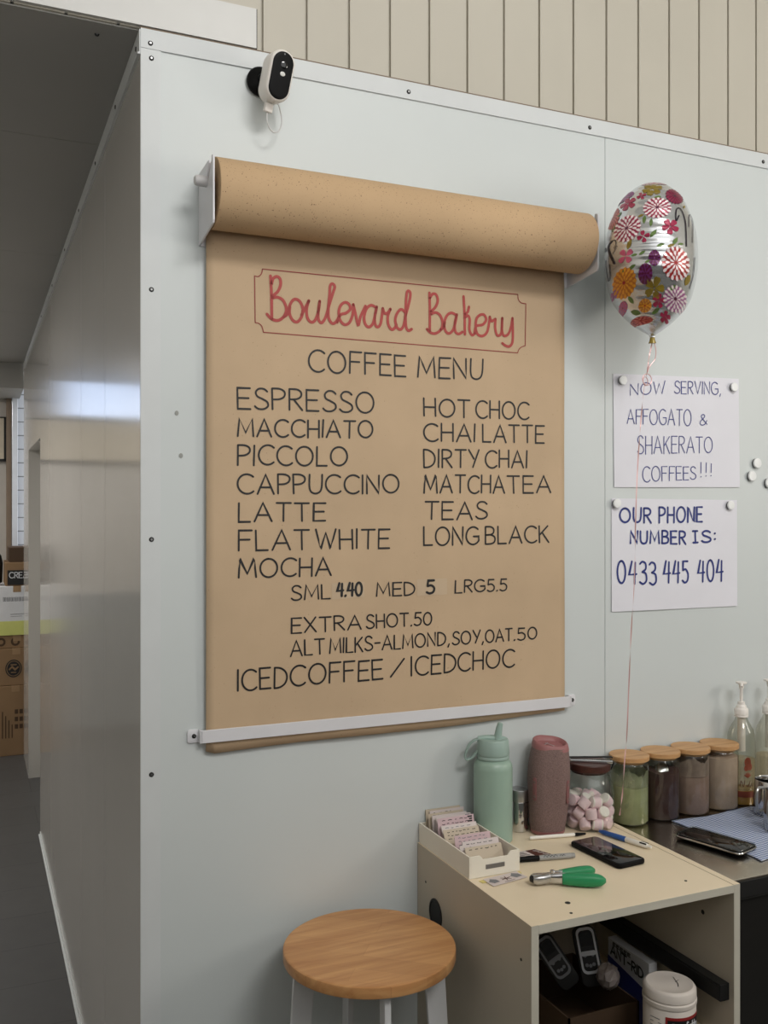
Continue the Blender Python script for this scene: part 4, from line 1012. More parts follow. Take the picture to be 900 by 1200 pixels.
# =================================================================== INSIDE THE CABINET
tub = thing('tub', 'white screw-lid tub with a dark red label inside the cabinet', 'tub', (1.022, -.418, .46))
C_ = (1.022, -.418, .474); r = .054
MB().lathe([(.03, -.0135), (r - .004, -.0135), (r, -.010), (r, .140), (r - .003, .145)], C_, 48).build('tub_body', 'tub_white', tub)
MB().lathe([(r - .004, 0.1452), (r + .001, 0.1455), (r + .0015, 0.1490), (r + .0015, 0.1535), (r - .001, 0.1555), (r - .001, 0.1570), (r + .0005, 0.1590), (r, 0.1740), (r - .003, 0.1780), (r - .007, 0.1795), (r - .009, 0.1785), (.02, 0.1785)], C_, 64).build('lid', 'tub_white', tub)
def wrapfn(c, rad, base_ang):
    return lambda a, b, d=0.0: (c[0] + (rad + d) * cos(base_ang + a / rad), c[1] + (rad + d) * sin(base_ang + a / rad), c[2] + b)
ang = radians(-124)
Wf = wrapfn(C_, r + .0006, ang)
def wrap_patch(Wf, a0, a1, b0, b1, n=16):
    return [Wf(a0 + (a1 - a0) * i / n, b) for b in (b0, b1) for i in range(n + 1)], [(i, i + 1, n + 1 + i + 1, n + 1 + i) for i in range(n)]
vs, fs = wrap_patch(Wf, -.014, .075, .002, .132); MB().add(vs, fs).build('label', 'tub_label', tub, recalc=False)
vs, fs = wrap_patch(wrapfn(C_, r + .001, ang), -.010, .073, .096, .126); MB().add(vs, fs).build('label_band', 'matt_black', tub, recalc=False)
mb = MB(); W2 = wrapfn(C_, r + .0016, ang)
for s in strokes('cafetto', .014, .105, .018, .064, .105, .018, gap=.14): mb.ribbon(s, .0032, W2)
mb.ribbon(arc(.002, .111, .007, .008, 0, 360, 18), .004, W2, caps=False)
mb.build('label_lettering', 'carton_white', tub, smooth=0, recalc=False)
mb = MB(); W3 = wrapfn(C_, r + .0012, ang)
for k in range(7): mb.ribbon([(-.048, .124 - .008 * k), (-.026 + .004 * (k % 3), .124 - .008 * k)], .0014, W3)
mb.build('label_lettering', 'card_grey', tub, smooth=0, recalc=False)
mb = MB()
Ft = lambda a, b, c=0.0: (C_[0] + a, C_[1] + b, C_[2] + .1791)
mb.ribbon(spline([(.004, -.022), (.012, -.012), (.018, .004), (.022, .014)], 4), .0016, Ft); mb.ribbon([(.012, -.004), (.024, .0)], .0012, Ft)
mb.build('scribble', 'ink_black', tub, smooth=0, recalc=False)

ar = thing('ant_bait_box', 'white and blue box lettered ANT-RID against the right side inside the cabinet', 'box', (1.098, -.21, .46))
MB().box(1.086, 1.109, -.275, -.125, .4602, .616).build('box_body', 'carton_white', ar, smooth=0, bevel=.001)
MB().add([(1.0854, -.275, .4602), (1.0854, -.125, .4602), (1.0854, -.125, .574), (1.0854, -.275, .548)], [(0, 1, 2, 3)]).build('blue_panel', 'carton_blue', ar, smooth=0, recalc=False)
mb = MB(); fa = lambda a, b, c=0.0: (1.0848, -a, b)
for s in strokes('ANT-RID', .137, .581, .022, .255, .572, .022): mb.ribbon(s, .0042, fa)
for s in strokes('EEEEE', .145, .604, .007, .21, .602, .007): mb.ribbon(s, .0022, fa)
mb.build('lettering', 'ink_black', ar, smooth=0, recalc=False)

tray = thing('storage_box', 'dark brown open cardboard box of oddments inside the cabinet', 'box', (.93, -.2, .46))
mb = MB(); x0, x1, y0, y1, z1 = .845, 1.03, -.31, -.06, .560
mb.box(x0, x1, y0, y1, .4602, .464); mb.box(x0, x0 + .004, y0, y1, .464, z1); mb.box(x1 - .004, x1, y0, y1, .464, z1); mb.box(x0, x1, y0, y0 + .004, .464, z1); mb.box(x0, x1, y1 - .004, y1, .464, z1)
mb.build('box_body', 'cardboard_dark', tray, smooth=0)
def meter(label, o, roll, sc, rb):
    t = thing('handheld_meter', label, 'meter', o)
    vx = Vector((cos(radians(24)), -sin(radians(24)), 0)); vz = Vector((.0, 0, 1)); n = Vector((-sin(radians(24)), -cos(radians(24)), .35)).normalized()
    u0 = (vz - n * vz.dot(n)).normalized(); r0 = u0.cross(n)
    if r0.dot(vx) < 0: r0 = -r0
    a = radians(roll); rr = r0 * cos(a) + u0 * sin(a); uu = u0 * cos(a) - r0 * sin(a)
    F = frame(o, rr, uu, n)
    slab(MB(), F, .052 * sc, .128 * sc, .022, .016, .003, base=-.022).build('meter_body', 'matt_black', t)
    mb = MB(); W, Hh = .042 * sc, .098 * sc; cy = .012 * sc
    out = [(a_, b_ + cy) for a_, b_ in rrect(W, Hh, .013, 6)]; inn = [(a_, b_ + cy) for a_, b_ in rrect(W - .009 * sc, Hh - .012 * sc, .010, 6)]
    mb.loft([[F(p[0], p[1], .0) for p in out], [F(p[0], p[1], .0018) for p in out], [F(p[0], p[1], .0018) for p in inn], [F(p[0], p[1], .0003) for p in inn]], False)
    mb.build('bezel', rb, t)
    MB().add([F(a_, b_ + cy + .024 * sc, .0008) for a_, b_ in rrect(.026 * sc, .030 * sc, .002, 3)], [tuple(range(16))]).build('screen', 'screen_black', t, smooth=0)
    for bx, by in ((-.009, -.006), (0, -.003), (.009, -.006), (-.008, -.026), (.0, -.028), (.008, -.026)):
        MB().loft(disc(F, bx * sc, by * sc + cy - .004, .0004, .004 * sc, 12)).build('button', 'card_grey', t)
    mb = MB(); mb.box; 
    F2 = frame(F(0, cy - .006 * sc, .0), rr, uu, n); slab(mb, F2, .034 * sc, .010 * sc, .0016, .004, .0004); mb.build('key_bar', rb, t)
    return t
meter('black handheld meter with a pale rounded bezel standing upright in the cabinet', (.976, -.2, .622), 8, 1.0, 'carton_white')
meter('grey tilted handheld meter leaning left of the upright one in the cabinet', (.888, -.2, .626), 34, .95, 'card_grey')
mb = MB(); random.seed(4); rings = []
for j in range(9):
    ph = pi * j / 8
    rings.append([(1.0 + .026 * sin(ph) * cos(2 * pi * k / 18) * random.uniform(.75, 1.15), -.24 + .026 * sin(ph) * sin(2 * pi * k / 18) * random.uniform(.75, 1.15), .590 - .028 * cos(ph) + random.uniform(-.004, .004)) for k in range(18)])
o = mb.loft(rings).build('plastic_bag', 'bag_grey', smooth=0); rebase(o); tag(o, 'crumpled grey plastic bag in the oddments box', 'bag')
mb = MB(); c = (.90, -.40, .46)
o = mb.lathe([(.02, .0005), (.024, .002), (.024, .040), (.026, .042), (.026, .047), (.022, .048), (.020, .044), (.018, .046), (.018, .052), (.004, .054)], c, 36).build('steel_canister', 'steel_bright'); rebase(o); tag(o, 'small shiny steel canister left of the white tub inside the cabinet', 'canister')

# =================================================================== ON THE CABINET TOP
Z = CT + .0005
# --- card box
bx = thing('card_box', 'cream open-topped card tray on the back left corner of the cabinet', 'card box', (.70, -.125, Z))
mb = MB(); x0, x1, y0, y1, zt = .6385, .762, -.247, -.004, Z + .046; w = .0035
mb.box(x0, x1, y0, y1, Z, Z + .003); mb.box(x0, x0 + w, y0, y1, Z + .003, zt); mb.box(x1 - w, x1, y0, y1, Z + .003, zt); mb.box(x0 + w, x1 - w, y1 - w, y1, Z + .003, zt)
front = [(x0 + w, Z + .003), (x1 - w, Z + .003), (x1 - w, zt), (x1 - .022, zt), (x1 - .026, zt - .004), (x1 - .030, zt - .009), (x0 + .034, zt - .009), (x0 + .030, zt - .004), (x0 + .026, zt), (x0 + w, zt)]
mb.prism(front, lambda a, b, d: (a, d, b), y0, y0 + w)
mb.build('tray', 'box_white', bx, smooth=0, bevel=.0005)
MB().box(.678, .724, y0 - .0015, y0, Z + .016, Z + .0255).build('label_holder', 'rivet_steel', bx, smooth=0, bevel=.0005)
cds = [(-.012, .028, 'card_cream', -8), (-.020, .026, 'card_white', -8), (-.036, .026, 'card_cream', -7), (-.048, .024, 'card_white', -9), (-.060, .025, 'card_white', -7), (-.082, .026, 'card_pink', -12), (-.112, .010, 'card_white', -34), (-.128, .009, 'card_cream', -30), (-.156, .010, 'card_pink', -14), (-.192, .004, 'card_white', -26), (-.201, .002, 'card_white', -22), (-.216, .0, 'card_cream', -28)]
where = ['rearmost cream card in the card tray', 'white card second from the back of the tray', 'cream card third from the back of the tray', 'white card fourth from the back of the tray', 'white card just behind the tall pink card in the tray', 'tall pink printed card standing up in the card tray', 'white card leaning back in front of the tall pink card', 'cream card leaning in the middle of the tray', 'pale pink card by the empty gap in the tray', 'white card leaning in front of the gap in the tray', 'white card second from the tray front', 'cream card nearest the notched front of the tray']
for i, (y, hh, m, ln) in enumerate(cds):
    t = thing('loyalty_card', where[i], 'card', (.70, y, Z + .003), 'loyalty cards in the tray')
    a = radians(-ln); zb = Z + .0034; hgt = (.0425 + hh) / max(cos(a), .6); wd = .090 if i != 5 else .094
    F = frame((.7005 + .004 * sin(i * 2.3), y - sin(a) * hgt * .5 * 0, zb), (1, 0, 0), (0, sin(a) * .9, cos(a)), (0, -cos(a), sin(a) * .9))
    thick = .0008 if i % 3 else .003
    sk = .004 * sin(i * 1.7)
    mb = MB(); mb.loft([[F(p[0] + sk, p[1], d) for p in ((-wd / 2, 0), (wd / 2, 0), (wd / 2, hgt), (-wd / 2, hgt))] for d in (0, thick)])
    mb.build('card', m, t, smooth=0)
    mb = MB(); fn = lambda a_, b_, c=0.0: F(a_ + sk, b_, thick + .0004)
    rnd = random.Random(i)
    for rr_ in range(3 if i < 9 else 1):
        xx = -.036
        while xx < .034:
            l = rnd.uniform(.004, .011); zz = hgt - .006 - .0075 * rr_
            mb.ribbon([(xx, zz), (xx + l * .5, zz + rnd.uniform(-.0015, .0015)), (xx + l, zz)], .0014, fn, 0, False); xx += l + rnd.uniform(.003, .008 if i > 3 else .014)
    if i in (4, 5):
        mb.build('printing', 'ink_black' if i % 2 else 'card_grey', t, smooth=0, recalc=False); mb = MB()
        for q in range(4): mb.ribbon([(.030 + .004 * (q % 2), hgt - .004 - .005 * q), (.042, hgt - .004 - .005 * q)], .0032, fn, 0, False)
    mb.build('printing', 'ink_black' if i % 2 else 'card_grey', t, smooth=0, recalc=False)

# --- green bottle
bo = thing('water_bottle', 'sage green steel water bottle with a straw lid behind the card tray', 'bottle', (.806, -.058, Z))
C_ = (.806, -.058, Z)
MB().lathe([(.03, 0), (.0425, .0005), (.0455, .004), (.0458, .170), (.0445, .180), (.040, .188), (.0355, .1915), (.0352, .194)], C_, 56).build('bottle_body', 'bottle_sage', bo)
lid = MB().lathe([(.034, .1942), (.0378, .1945), (.0382, .198), (.0368, .2015), (.0382, .2035), (.0385, .206), (.0368, .236), (.0345, .2395), (.031, .2402), (.012, .2375)], C_, 48)
# low wall around the straw recess on top
lid = lid.build('lid', 'bottle_lid', bo)
F = frame((C_[0], C_[1], Z), (cos(radians(20)), -sin(radians(20)), 0), (sin(radians(20)), cos(radians(20)), 0), (0, 0, 1))
pts = [F(-.010, .0, .239), F(-.002, 0, .2425), F(.014, 0, .2415)]
MB().tube([F(-.036, 0, .2405), F(-.02, 0, .2415), F(.012, 0, .2395), F(.030, 0, .2385)], [.0045, .006, .006, .004], 10).build('lid_bridge', 'bottle_lid', lid)
MB().tube([F(.010, 0, .236), F(.012, 0, .246), F(.0145, 0, .262), F(.0175, 0, .2745), F(.0182, 0, .2765)], [.0095, .0092, .0078, .0066, .004], 16).build('straw_spout', 'bottle_lid', lid)
hp = spline([F(-.030, 0, .2395), F(-.044, 0, .236), F(-.056, 0, .226), F(-.0635, 0, .210), F(-.0665, 0, .196), F(-.062, 0, .1905), F(-.052, 0, .194), F(-.043, 0, .203), F(-.036, 0, .212)], 6)
mb = MB(); rings = []
for i, p in enumerate(hp):
    a = Vector(hp[max(i - 1, 0)]); c = Vector(hp[min(i + 1, len(hp) - 1)]); t_ = (c - a).normalized(); sd = Vector(F(0, 1, 0)) - Vector(F(0, 0, 0)); n_ = t_.cross(sd).normalized()
    rings.append([tuple(Vector(p) + sd * u + n_ * v) for u, v in rrect(.013, .0042, .0018, 2)])
mb.loft(rings).build('carry_loop', 'bottle_lid', lid)

# --- shaker
sh_ = thing('shaker', 'small steel shaker between the green bottle and the pink speaker', 'shaker', (.8995, -.0245, Z))
C_ = (.8995, -.0245, Z)
MB().lathe([(.016, 0), (.0195, .0005), (.0205, .003), (.0205, .0705), (.0195, .0725)], C_, 40).build('shaker_body', 'steel_bright', sh_)
MB().lathe([(.0200, .0727), (.0226, .0730), (.0230, .075), (.0230, .0985), (.0222, .1008), (.0205, .1015), (.0195, .1008), (.004, .1012)], C_, 40).build('shaker_lid', 'steel_satin', sh_)

# --- speaker
spk = thing('speaker', 'dusty pink upright portable speaker between the shaker and the marshmallow jar', 'speaker', (.958, -.062, Z))
sa = radians(-22)
def SF(zz, lean): return frame((.958 + lean, -.062, Z + zz), (cos(sa), sin(sa), 0), (-sin(sa), cos(sa), 0), (0, 0, 1))
lv = [(0.000, .070, .058, -.003), (.0015, .078, .066, -.003), (.010, .083, .071, -.003), (.055, .092, .079, -.002), (.11, .0985, .084, 0), (.152, .0985, .083, .001), (.190, .092, .077, .003), (.217, .083, .069, .005)]
dense = spline([tuple(map(float, q)) for q in lv], 4)
body = [q for q in dense if .0095 <= q[0] <= .2065]
MB().loft([[SF(q[0], q[3])(a, b) for a, b in rrect(q[1], q[2], .034, 8)] for q in body]).build('fabric_body', 'speaker_mesh', spk)
bot = [q for q in dense if q[0] <= .0105]
MB().loft([[SF(q[0], q[3])(a, b) for a, b in rrect(q[1] + .0008, q[2] + .0008, .034, 8)] for q in bot]).build('base_cap', 'speaker_cap', spk)
def tilt(a, b, zz): return zz + .010 * (b / .035) + .0 * a
mb = MB()
def tring(w, d, zz, k, r=.033): return [SF(0, .005)(a, b, zz + k * (.16 * b - .10 * a)) for a, b in rrect(w, d, r, 8)]
mb.loft([tring(.0885, .0745, .202, .5), tring(.0875, .0735, .209, .8), tring(.0845, .0705, .2165, 1), tring(.081, .067, .219, 1), tring(.0775, .0635, .2195, 1), tring(.070, .053, .2165, 1, .026), tring(.064, .046, .210, 1, .023), tring(.02, .014, .2085, 1, .006)])
tc_ = mb.build('top_cap', 'speaker_cap', spk)
mb = MB(); Fm = SF(0, .005)
mb.ribbon([(-.010, .006), (.002, -.002), (.010, -.010)], .0028, lambda a, b, c=0.0: Fm(a, b, 0.2105 + .16 * b - .10 * a))
mb.ribbon([(-.016, -.008), (-.004, .010)], .002, lambda a, b, c=0.0: Fm(a, b, 0.2103 + .16 * b - .10 * a))
mb.build('top_emblem', 'steel_satin', tc_, smooth=0, recalc=False)
# oval control strip down each narrow side
for sg, zc in ((-1, .112), (1, .105)):
    mb = MB(); Fs = frame(SF(zc, 0)(sg * .0462, -.014), (0, -1, 0.0), (0, 0, 1), (sg * cos(sa), sg * sin(sa), 0)) if False else frame(SF(zc, 0)(sg * .040, -.0325), (cos(sa + sg * radians(48)), sin(sa + sg * radians(48)), 0), (0, 0, 1), (sg * sin(radians(48)) * cos(sa) + 0 * sin(sa), sg * sin(radians(48)) * sin(sa) - cos(radians(48)), 0))
    slab(mb, Fs, .010, .056, .0035, .005, .001, base=-.0025)
    cs = mb.build('control_strip', 'speaker_side', spk)
    for zz in (-.017, .017): MB().loft(disc(Fs, 0, zz, .0008, .004, 14)).build('button', 'speaker_mesh', cs)

# --- marshmallow jar
mj = thing('marshmallow_jar', 'clear glass jar with a dark clamped lid holding pink and white marshmallows', 'jar', (1.0735, -.0665, Z))
C_ = (1.0735, -.0665, Z)
MB().lathe([(.02, .0005), (.050, .0005), (.057, .003), (.0605, .010), (.0615, .03), (.061, .075), (.058, .100), (.052, .118), (.0465, .130), (.0455, .140)], C_, 56, cap=False).build('glass', 'jar_glass', mj)
ld = MB().lathe([(.0435, .135), (.0445, .1405), (.0495, .141), (.051, .1425), (.051, .157), (.0495, .159), (.030, .1595)], C_, 56).build('lid', 'lid_walnut', mj)
v = radians(-33)
F = frame((C_[0], C_[1], Z), (cos(v), sin(v), 0), (-sin(v), cos(v), 0), (0, 0, 1))
mb = MB(); slab(mb, frame(F(0, -.012, .160), (cos(v), sin(v), 0), (-sin(v), cos(v), 0), (0, 0, 1)), .112, .012, .006, .002, .001); mb.build('clamp_bar', 'steel_bright', ld)
mb = MB(); mb.tube([F(-.052, -.004, .168), F(.054, .012, .169), F(.056, .016, .166)], .0022, 8); mb.tube([F(.055, -.012, .165), F(.058, -.004, .158), F(.056, .004, .148), F(.0525, .004, .140)], .0018, 8); mb.tube([F(-.055, -.012, .165), F(-.058, -.004, .158), F(-.056, .004, .148), F(-.0525, .004, .140)], .0018, 8); mb.build('clamp_wire', 'matt_black', ld)
# marshmallows: settle 40 of them by pushing overlapping ones apart and letting them sink
rnd = random.Random(11); NM = 33; rs = .0149
P = [Vector((rnd.uniform(-.035, .035), rnd.uniform(-.035, .035), rnd.uniform(.02, .14))) for _ in range(NM)]
for it in range(500):
    for p in P: p.z -= .0012 if it < 420 else .0002
    for _ in range(2):
        for i in range(NM):
            for j in range(i + 1, NM):
                d = P[i] - P[j]; l = d.length or 1e-6
                if l < 2 * rs:
                    d *= (2 * rs - l) / l * .5; P[i] += d; P[j] -= d
        for p in P:
            h = math.hypot(p.x, p.y); m = .0585 - rs
            if h > m: p.x *= m / h; p.y *= m / h
            p.z = max(p.z, .0045 + rs * .88)
order = sorted(range(NM), key=lambda i: (P[i].z, P[i].y))
ms0 = []
for kind in range(2):
    mb = MB(); r_, h_ = .0139, .0255
    pr = [(.003, -h_ / 2), (r_ - .003, -h_ / 2), (r_ - .0008, -h_ / 2 + .001), (r_, -h_ / 2 + .004), (r_ * 1.02, 0), (r_, h_ / 2 - .004), (r_ - .0008, h_ / 2 - .001), (r_ - .003, h_ / 2), (.003, h_ / 2)]
    mb.lathe(pr, (0, 0, 0), 20)
    if kind:
        n = 20
        for fi in range(len(mb.f)):
            if fi < 3 * n or fi == len(mb.f) - 2: mb.mi[fi] = 1
            if fi >= 5 * n: mb.mi[fi] = 1
    else:
        mb.mi = [0] * len(mb.f)
    ms0.append(mb)
meshes = []
GL = 'marshmallows in the clamped glass jar'
mm = []
for kind in range(2):
    o = ms0[kind].build('marshmallow', ['marsh_pink', 'marsh_white']); meshes.append(o)
for n_, i in enumerate(order):
    kind = (i * 7 + n_) % 2
    o = meshes[kind]
    if o.get('used'):
        o = o.copy(); COL.objects.link(o)
    else: meshes[kind]['used'] = True
    o.location = Vector(C_) + P[i]
    o.rotation_euler = (rnd.uniform(0, pi), rnd.uniform(0, pi), rnd.uniform(0, pi))
    tag(o, 'small pink and white marshmallow among the others in the clamped glass jar', 'marshmallow', GL)
    mm.append(o)
for o in mm:
    if 'used' in o: del o['used']

# --- phones, pens, marker, cards, punch
def phone(label, c, length, width, yaw, z, case, tilt_=0.0, rim=None):
    t = thing('smartphone', label, 'phone', (c[0], c[1], z))
    ex = (cos(yaw), sin(yaw), 0); ey = (-sin(yaw), cos(yaw), 0)
    F = frame((c[0], c[1], z), ex, ey, (0, 0, 1))
    slab(MB(), F, width, length, .0105, .012, .0028).build('case', case, t)
    slab(MB(), F, width - .008, length - .008, .0008, .009, .0003, base=.0103).build('screen', 'screen_black', t)
    if rim:
        mb = MB(); mb.tube([F(a, b, .0112) for a, b in rrect(width - .002, length - .002, .012, 6)], .0016, 6, True); mb.build('clear_rim', rim, t)
        mb = MB(); mb.tube([F(a, b, .006) for a, b in rrect(width + .0005, length + .0005, .012, 6)], .0022, 6, True); mb.build('metal_edge', 'steel_bright', t)
    return t
phone('black smartphone lying on the cream cabinet top', (.994, -.243), .168, .080, atan2(-.083, .012) + pi / 2 - radians(0) - radians(90) + radians(86), Z, 'plastic_black')
def rod(name, label, cat, a, b, parts, z):
    """a round pen along a->b built from (start, end, r0, r1, material, part name) in shares of its length"""
    t = thing(name, label, cat, (a[0], a[1], z)); A_ = Vector((a[0], a[1], 0)); B_ = Vector((b[0], b[1], 0))
    rmax = max(max(p[2], p[3]) for p in parts)
    for s, e, r0, r1, m, nm in parts:
        p = A_ + (B_ - A_) * s; q = A_ + (B_ - A_) * e
        d = (q - p); pts = [p, p + d * .04, p + d * .96, q]; rr_ = [r0 * .8, r0, r1, r1 * .8]
        MB().tube([(v_.x, v_.y, z + rmax) for v_ in pts], rr_, 16).build(nm, m, t)
    return t
rod('pen', 'white ballpoint pen with a black tip in front of the pink speaker', 'pen', (.885, -.0935), (1.0235, -.1215), [(0, .80, .0042, .0045, 'pen_white', 'barrel'), (.80, .83, .0040, .0040, 'plastic_black', 'collar'), (.83, 1.0, .0044, .0022, 'plastic_black', 'tip')], Z)
pb = rod('pen', 'blue and white click pen by the right edge of the cabinet top', 'pen', (1.0615, -.1235), (1.1035, -.262), [(0, .07, .003, .0052, 'pen_blue', 'tip'), (.07, .52, .0058, .0062, 'pen_blue', 'barrel'), (.52, .93, .0062, .006, 'pen_white', 'upper_barrel'), (.93, 1.0, .0035, .003, 'pen_white', 'end_button')], Z)
d = Vector((1.1035 - 1.0615, -.262 + .1235, 0)); 
for k in (-1, 1):
    p0 = Vector((1.0615, -.1235, Z + .0105)) + d * .80; q0 = p0 + d * .12; s = Vector((-d.y, d.x, 0)).normalized() * .0035 * k
    MB().tube([p0 + s, q0 + s], .002, 8).build('colour_slider', 'plastic_black', pb)
rod('marker_pen', 'grey and black marker pen lying beside the card tray', 'marker', (.772, -.203), (.914, -.2325), [(0, .42, .0058, .0062, 'plastic_black', 'cap'), (.42, .95, .0060, .0060, 'marker_grey', 'barrel'), (.95, 1, .0058, .0050, 'marker_grey', 'end_plug')], Z)
mk = bpy.data.objects['marker_pen']
A_ = Vector((.772, -.203, Z + .0062)); B_ = Vector((.914, -.2325, Z + .0062)); dr = (B_ - A_).normalized(); sd = Vector((0, 0, 1)).cross(dr)
def onm(a, b, c=0.0):
    th = b / .006
    return tuple(A_ + dr * a + (-sd * cos(radians(40) + th) + Vector((0, 0, 1)) * sin(radians(40) + th)) * .0064)
mb = MB(); rnd2 = random.Random(3)
mb.ribbon(spline([(.070 + .004 * k, (.0024 if k % 2 else -.0012) + rnd2.uniform(-.0006, .0006)) for k in range(9)], 3), .0011, onm); mb.ribbon(spline([(.108 + .003 * k, .0015 if k % 2 else -.001) for k in range(5)], 3), .0011, onm)
mb.build('printing', 'ink_black', mk, smooth=0, recalc=False)
def flat(name, label, cat, poly, z, m, th=.0005):
    t = thing(name, label, cat, (sum(p[0] for p in poly) / len(poly), sum(p[1] for p in poly) / len(poly), z))
    MB().loft([[(a, b, z) for a, b in poly], [(a, b, z + th) for a, b in poly]]).build('card', m, t, smooth=0)
    return t
flat('note_card', 'yellowish card half under the printed card before the card tray', 'card', [(.652, -.262), (.76, -.250), (.758, -.262), (.655, -.276)], Z - .0002, 'card_yellow')
bc = flat('business_card', 'white printed card with grey pictures on the table before the card tray', 'card', [(.664, -.259), (.752, -.2495), (.757, -.286), (.666, -.3005)], Z + .0005, 'card_white')
mb = MB(); fz = lambda a, b, c=0.0: (a, b, Z + .0014)
for cx_, cy_, w_, h_ in ((.680, -.278, .020, .022), (.739, -.268, .022, .024)):
    mb.add([fz(cx_ + w_ / 2 * cos(k * pi / 5) * (1 + .3 * sin(k * 3)), cy_ + h_ / 2 * sin(k * pi / 5) * (1 + .2 * cos(k * 2))) for k in range(10)], [tuple(range(10))])
mb.build('picture', 'card_grey', bc, smooth=0, recalc=False)
mb = MB()
for k in range(6): mb.ribbon([(.711, -.275), (.711 + .012 * cos(k * pi / 3 + .4), -.275 + .009 * sin(k * pi / 3 + .4))], .0024, fz)
mb.ribbon([(.70, -.290), (.726, -.286)], .0016, fz)
mb.build('emblem', 'card_brown', bc, smooth=0, recalc=False)
br = flat('printed_card', 'white and dark brown printed card behind the marker pen', 'card', [(.785, -.150), (.862, -.150), (.885, -.205), (.800, -.196)], Z, 'card_white')
MB().add([(.836, -.152, Z + .0009), (.861, -.1515, Z + .0009), (.883, -.2035, Z + .0009), (.842, -.198, Z + .0009)], [(0, 1, 2, 3)]).build('brown_panel', 'card_brown', br, smooth=0, recalc=False)
mb = MB(); fz = lambda a, b, c=0.0: (a, b, Z + .0012)
for k in range(4): mb.ribbon([(.796 + .004 * k, -.160 - .008 * k), (.812 + .004 * k, -.159 - .008 * k), (.826 + .003 * k, -.161 - .008 * k)], .0022, fz)
mb.build('printing', 'ink_black', br, smooth=0, recalc=False)
mb = MB()
for k in range(3): mb.ribbon([(.852 + .006 * k, -.160 - .012 * k), (.862 + .005 * k, -.166 - .012 * k)], .004, fz)
mb.build('printing', 'card_white', br, smooth=0, recalc=False)

pu = thing('hole_punch', 'single hole punch with green grips lying on the cabinet front', 'hole punch', (.80, -.345, Z))
P0 = Vector((.806, -.3445, Z + .0145)); dv = Vector((.8935 - .742, -.366 + .312, 0)).normalized(); nv = Vector((-dv.y, dv.x, 0))
def pl(a, b, z=0): return tuple(P0 + dv * a + nv * b + Vector((0, 0, z)))
def grip(pts, ws, hs, m, nm, parent, ex=2.4):
    rings = []
    pts = spline(pts, 5); ws = [q[0] for q in spline([(w_, 0) for w_ in ws], 5)]; hs = [q[0] for q in spline([(h_, 0) for h_ in hs], 5)]
    for i, p in enumerate(pts):
        a = Vector(pts[max(i - 1, 0)]); c = Vector(pts[min(i + 1, len(pts) - 1)]); t_ = (c - a).normalized(); s_ = Vector((0, 0, 1)).cross(t_).normalized(); u_ = t_.cross(s_)
        rings.append([tuple(Vector(p) + s_ * ws[i] * math.copysign(abs(cos(k * pi / 10)) ** (2 / ex), cos(k * pi / 10)) + u_ * hs[i] * math.copysign(abs(sin(k * pi / 10)) ** (2 / ex), sin(k * pi / 10))) for k in range(20)])
    return MB().loft(rings).build(nm, m, parent)
grip([pl(-.004, -.011), pl(.02, -.015), pl(.05, -.021), pl(.072, -.025), pl(.083, -.0265)], [.009, .0115, .0125, .0105, .003], [.011, .013, .0138, .011, .004], 'punch_green', 'grip', pu)
grip([pl(-.004, .008), pl(.02, .0135), pl(.045, .021), pl(.066, .027), pl(.076, .0295)], [.0085, .0105, .0112, .009, .003], [.011, .0125, .0125, .0105, .004], 'punch_green', 'grip', pu)
grip([pl(.004, -.010), pl(-.018, -.004), pl(-.040, .002, -.002), pl(-.058, .005, -.003), pl(-.066, .0045, -.003)], [.0055, .0085, .0075, .0068, .004], [.0115, .0115, .010, .0095, .007], 'steel_bright', 'lower_jaw', pu)
grip([pl(.004, .008), pl(-.018, .002), pl(-.040, -.0075, -.001), pl(-.056, -.0095, -.002), pl(-.064, -.0085, -.002)], [.005, .008, .0065, .006, .004], [.011, .0112, .009, .009, .007], 'steel_satin', 'upper_jaw', pu)
mb = MB(); mb.lathe([(.0055, .004), (.0055, .0135), (.0035, .0145)], tuple(P0 + dv * -.022 + nv * .0), 16); mb.build('pivot', 'steel_bright', pu)
grip([pl(-.062, .006, -.003), pl(-.066, -.002, -.002), pl(-.062, -.011, -.002)], [.004, .005, .004], [.006, .0065, .006], 'matt_black', 'punch_pin', pu)

# =================================================================== ON THE STEEL BENCH
ZB = BT + .0005
def storage_jar(c, label):
    t = thing('storage_jar', label, 'jar', c)
    r = .0485
    MB().lathe([(.02, .0005), (r - .004, .0005), (r, .004), (r, .148), (r - .0025, .1515), (r - .0035, .153), (r - .0035, .1588)], c, 56, cap=False).build('glass', 'jar_glass', t)
    MB().lathe([(r - .0085, .1525), (r - .0075, .1588), (r + .0006, .1592), (r + .0014, .1602), (r + .0014, .1694), (r + .0004, .1706), (.02, .1708)], c, 56).build('lid', 'lid_wood', t)
    return t
jl = ['glass jar with a wooden lid holding green powder, nearest the marshmallow jar', 'glass jar with a wooden lid holding dark cocoa, second from the marshmallow jar', 'glass jar with a wooden lid coated inside with taupe powder, third from the marshmallow jar', 'glass jar with a wooden lid full of beige powder, beside the pump bottle']
jp = [(1.2045, -.054), (1.3035, -.0535), (1.4025, -.053), (1.5005, -.0525)]
jar0 = storage_jar((jp[0][0], jp[0][1], ZB), jl[0]); jar0['group'] = 'wooden-lidded storage jars on the bench'
jars = [jar0] + [copy_thing(jar0, (p[0], p[1], ZB), l) for p, l in zip(jp[1:], jl[1:])]
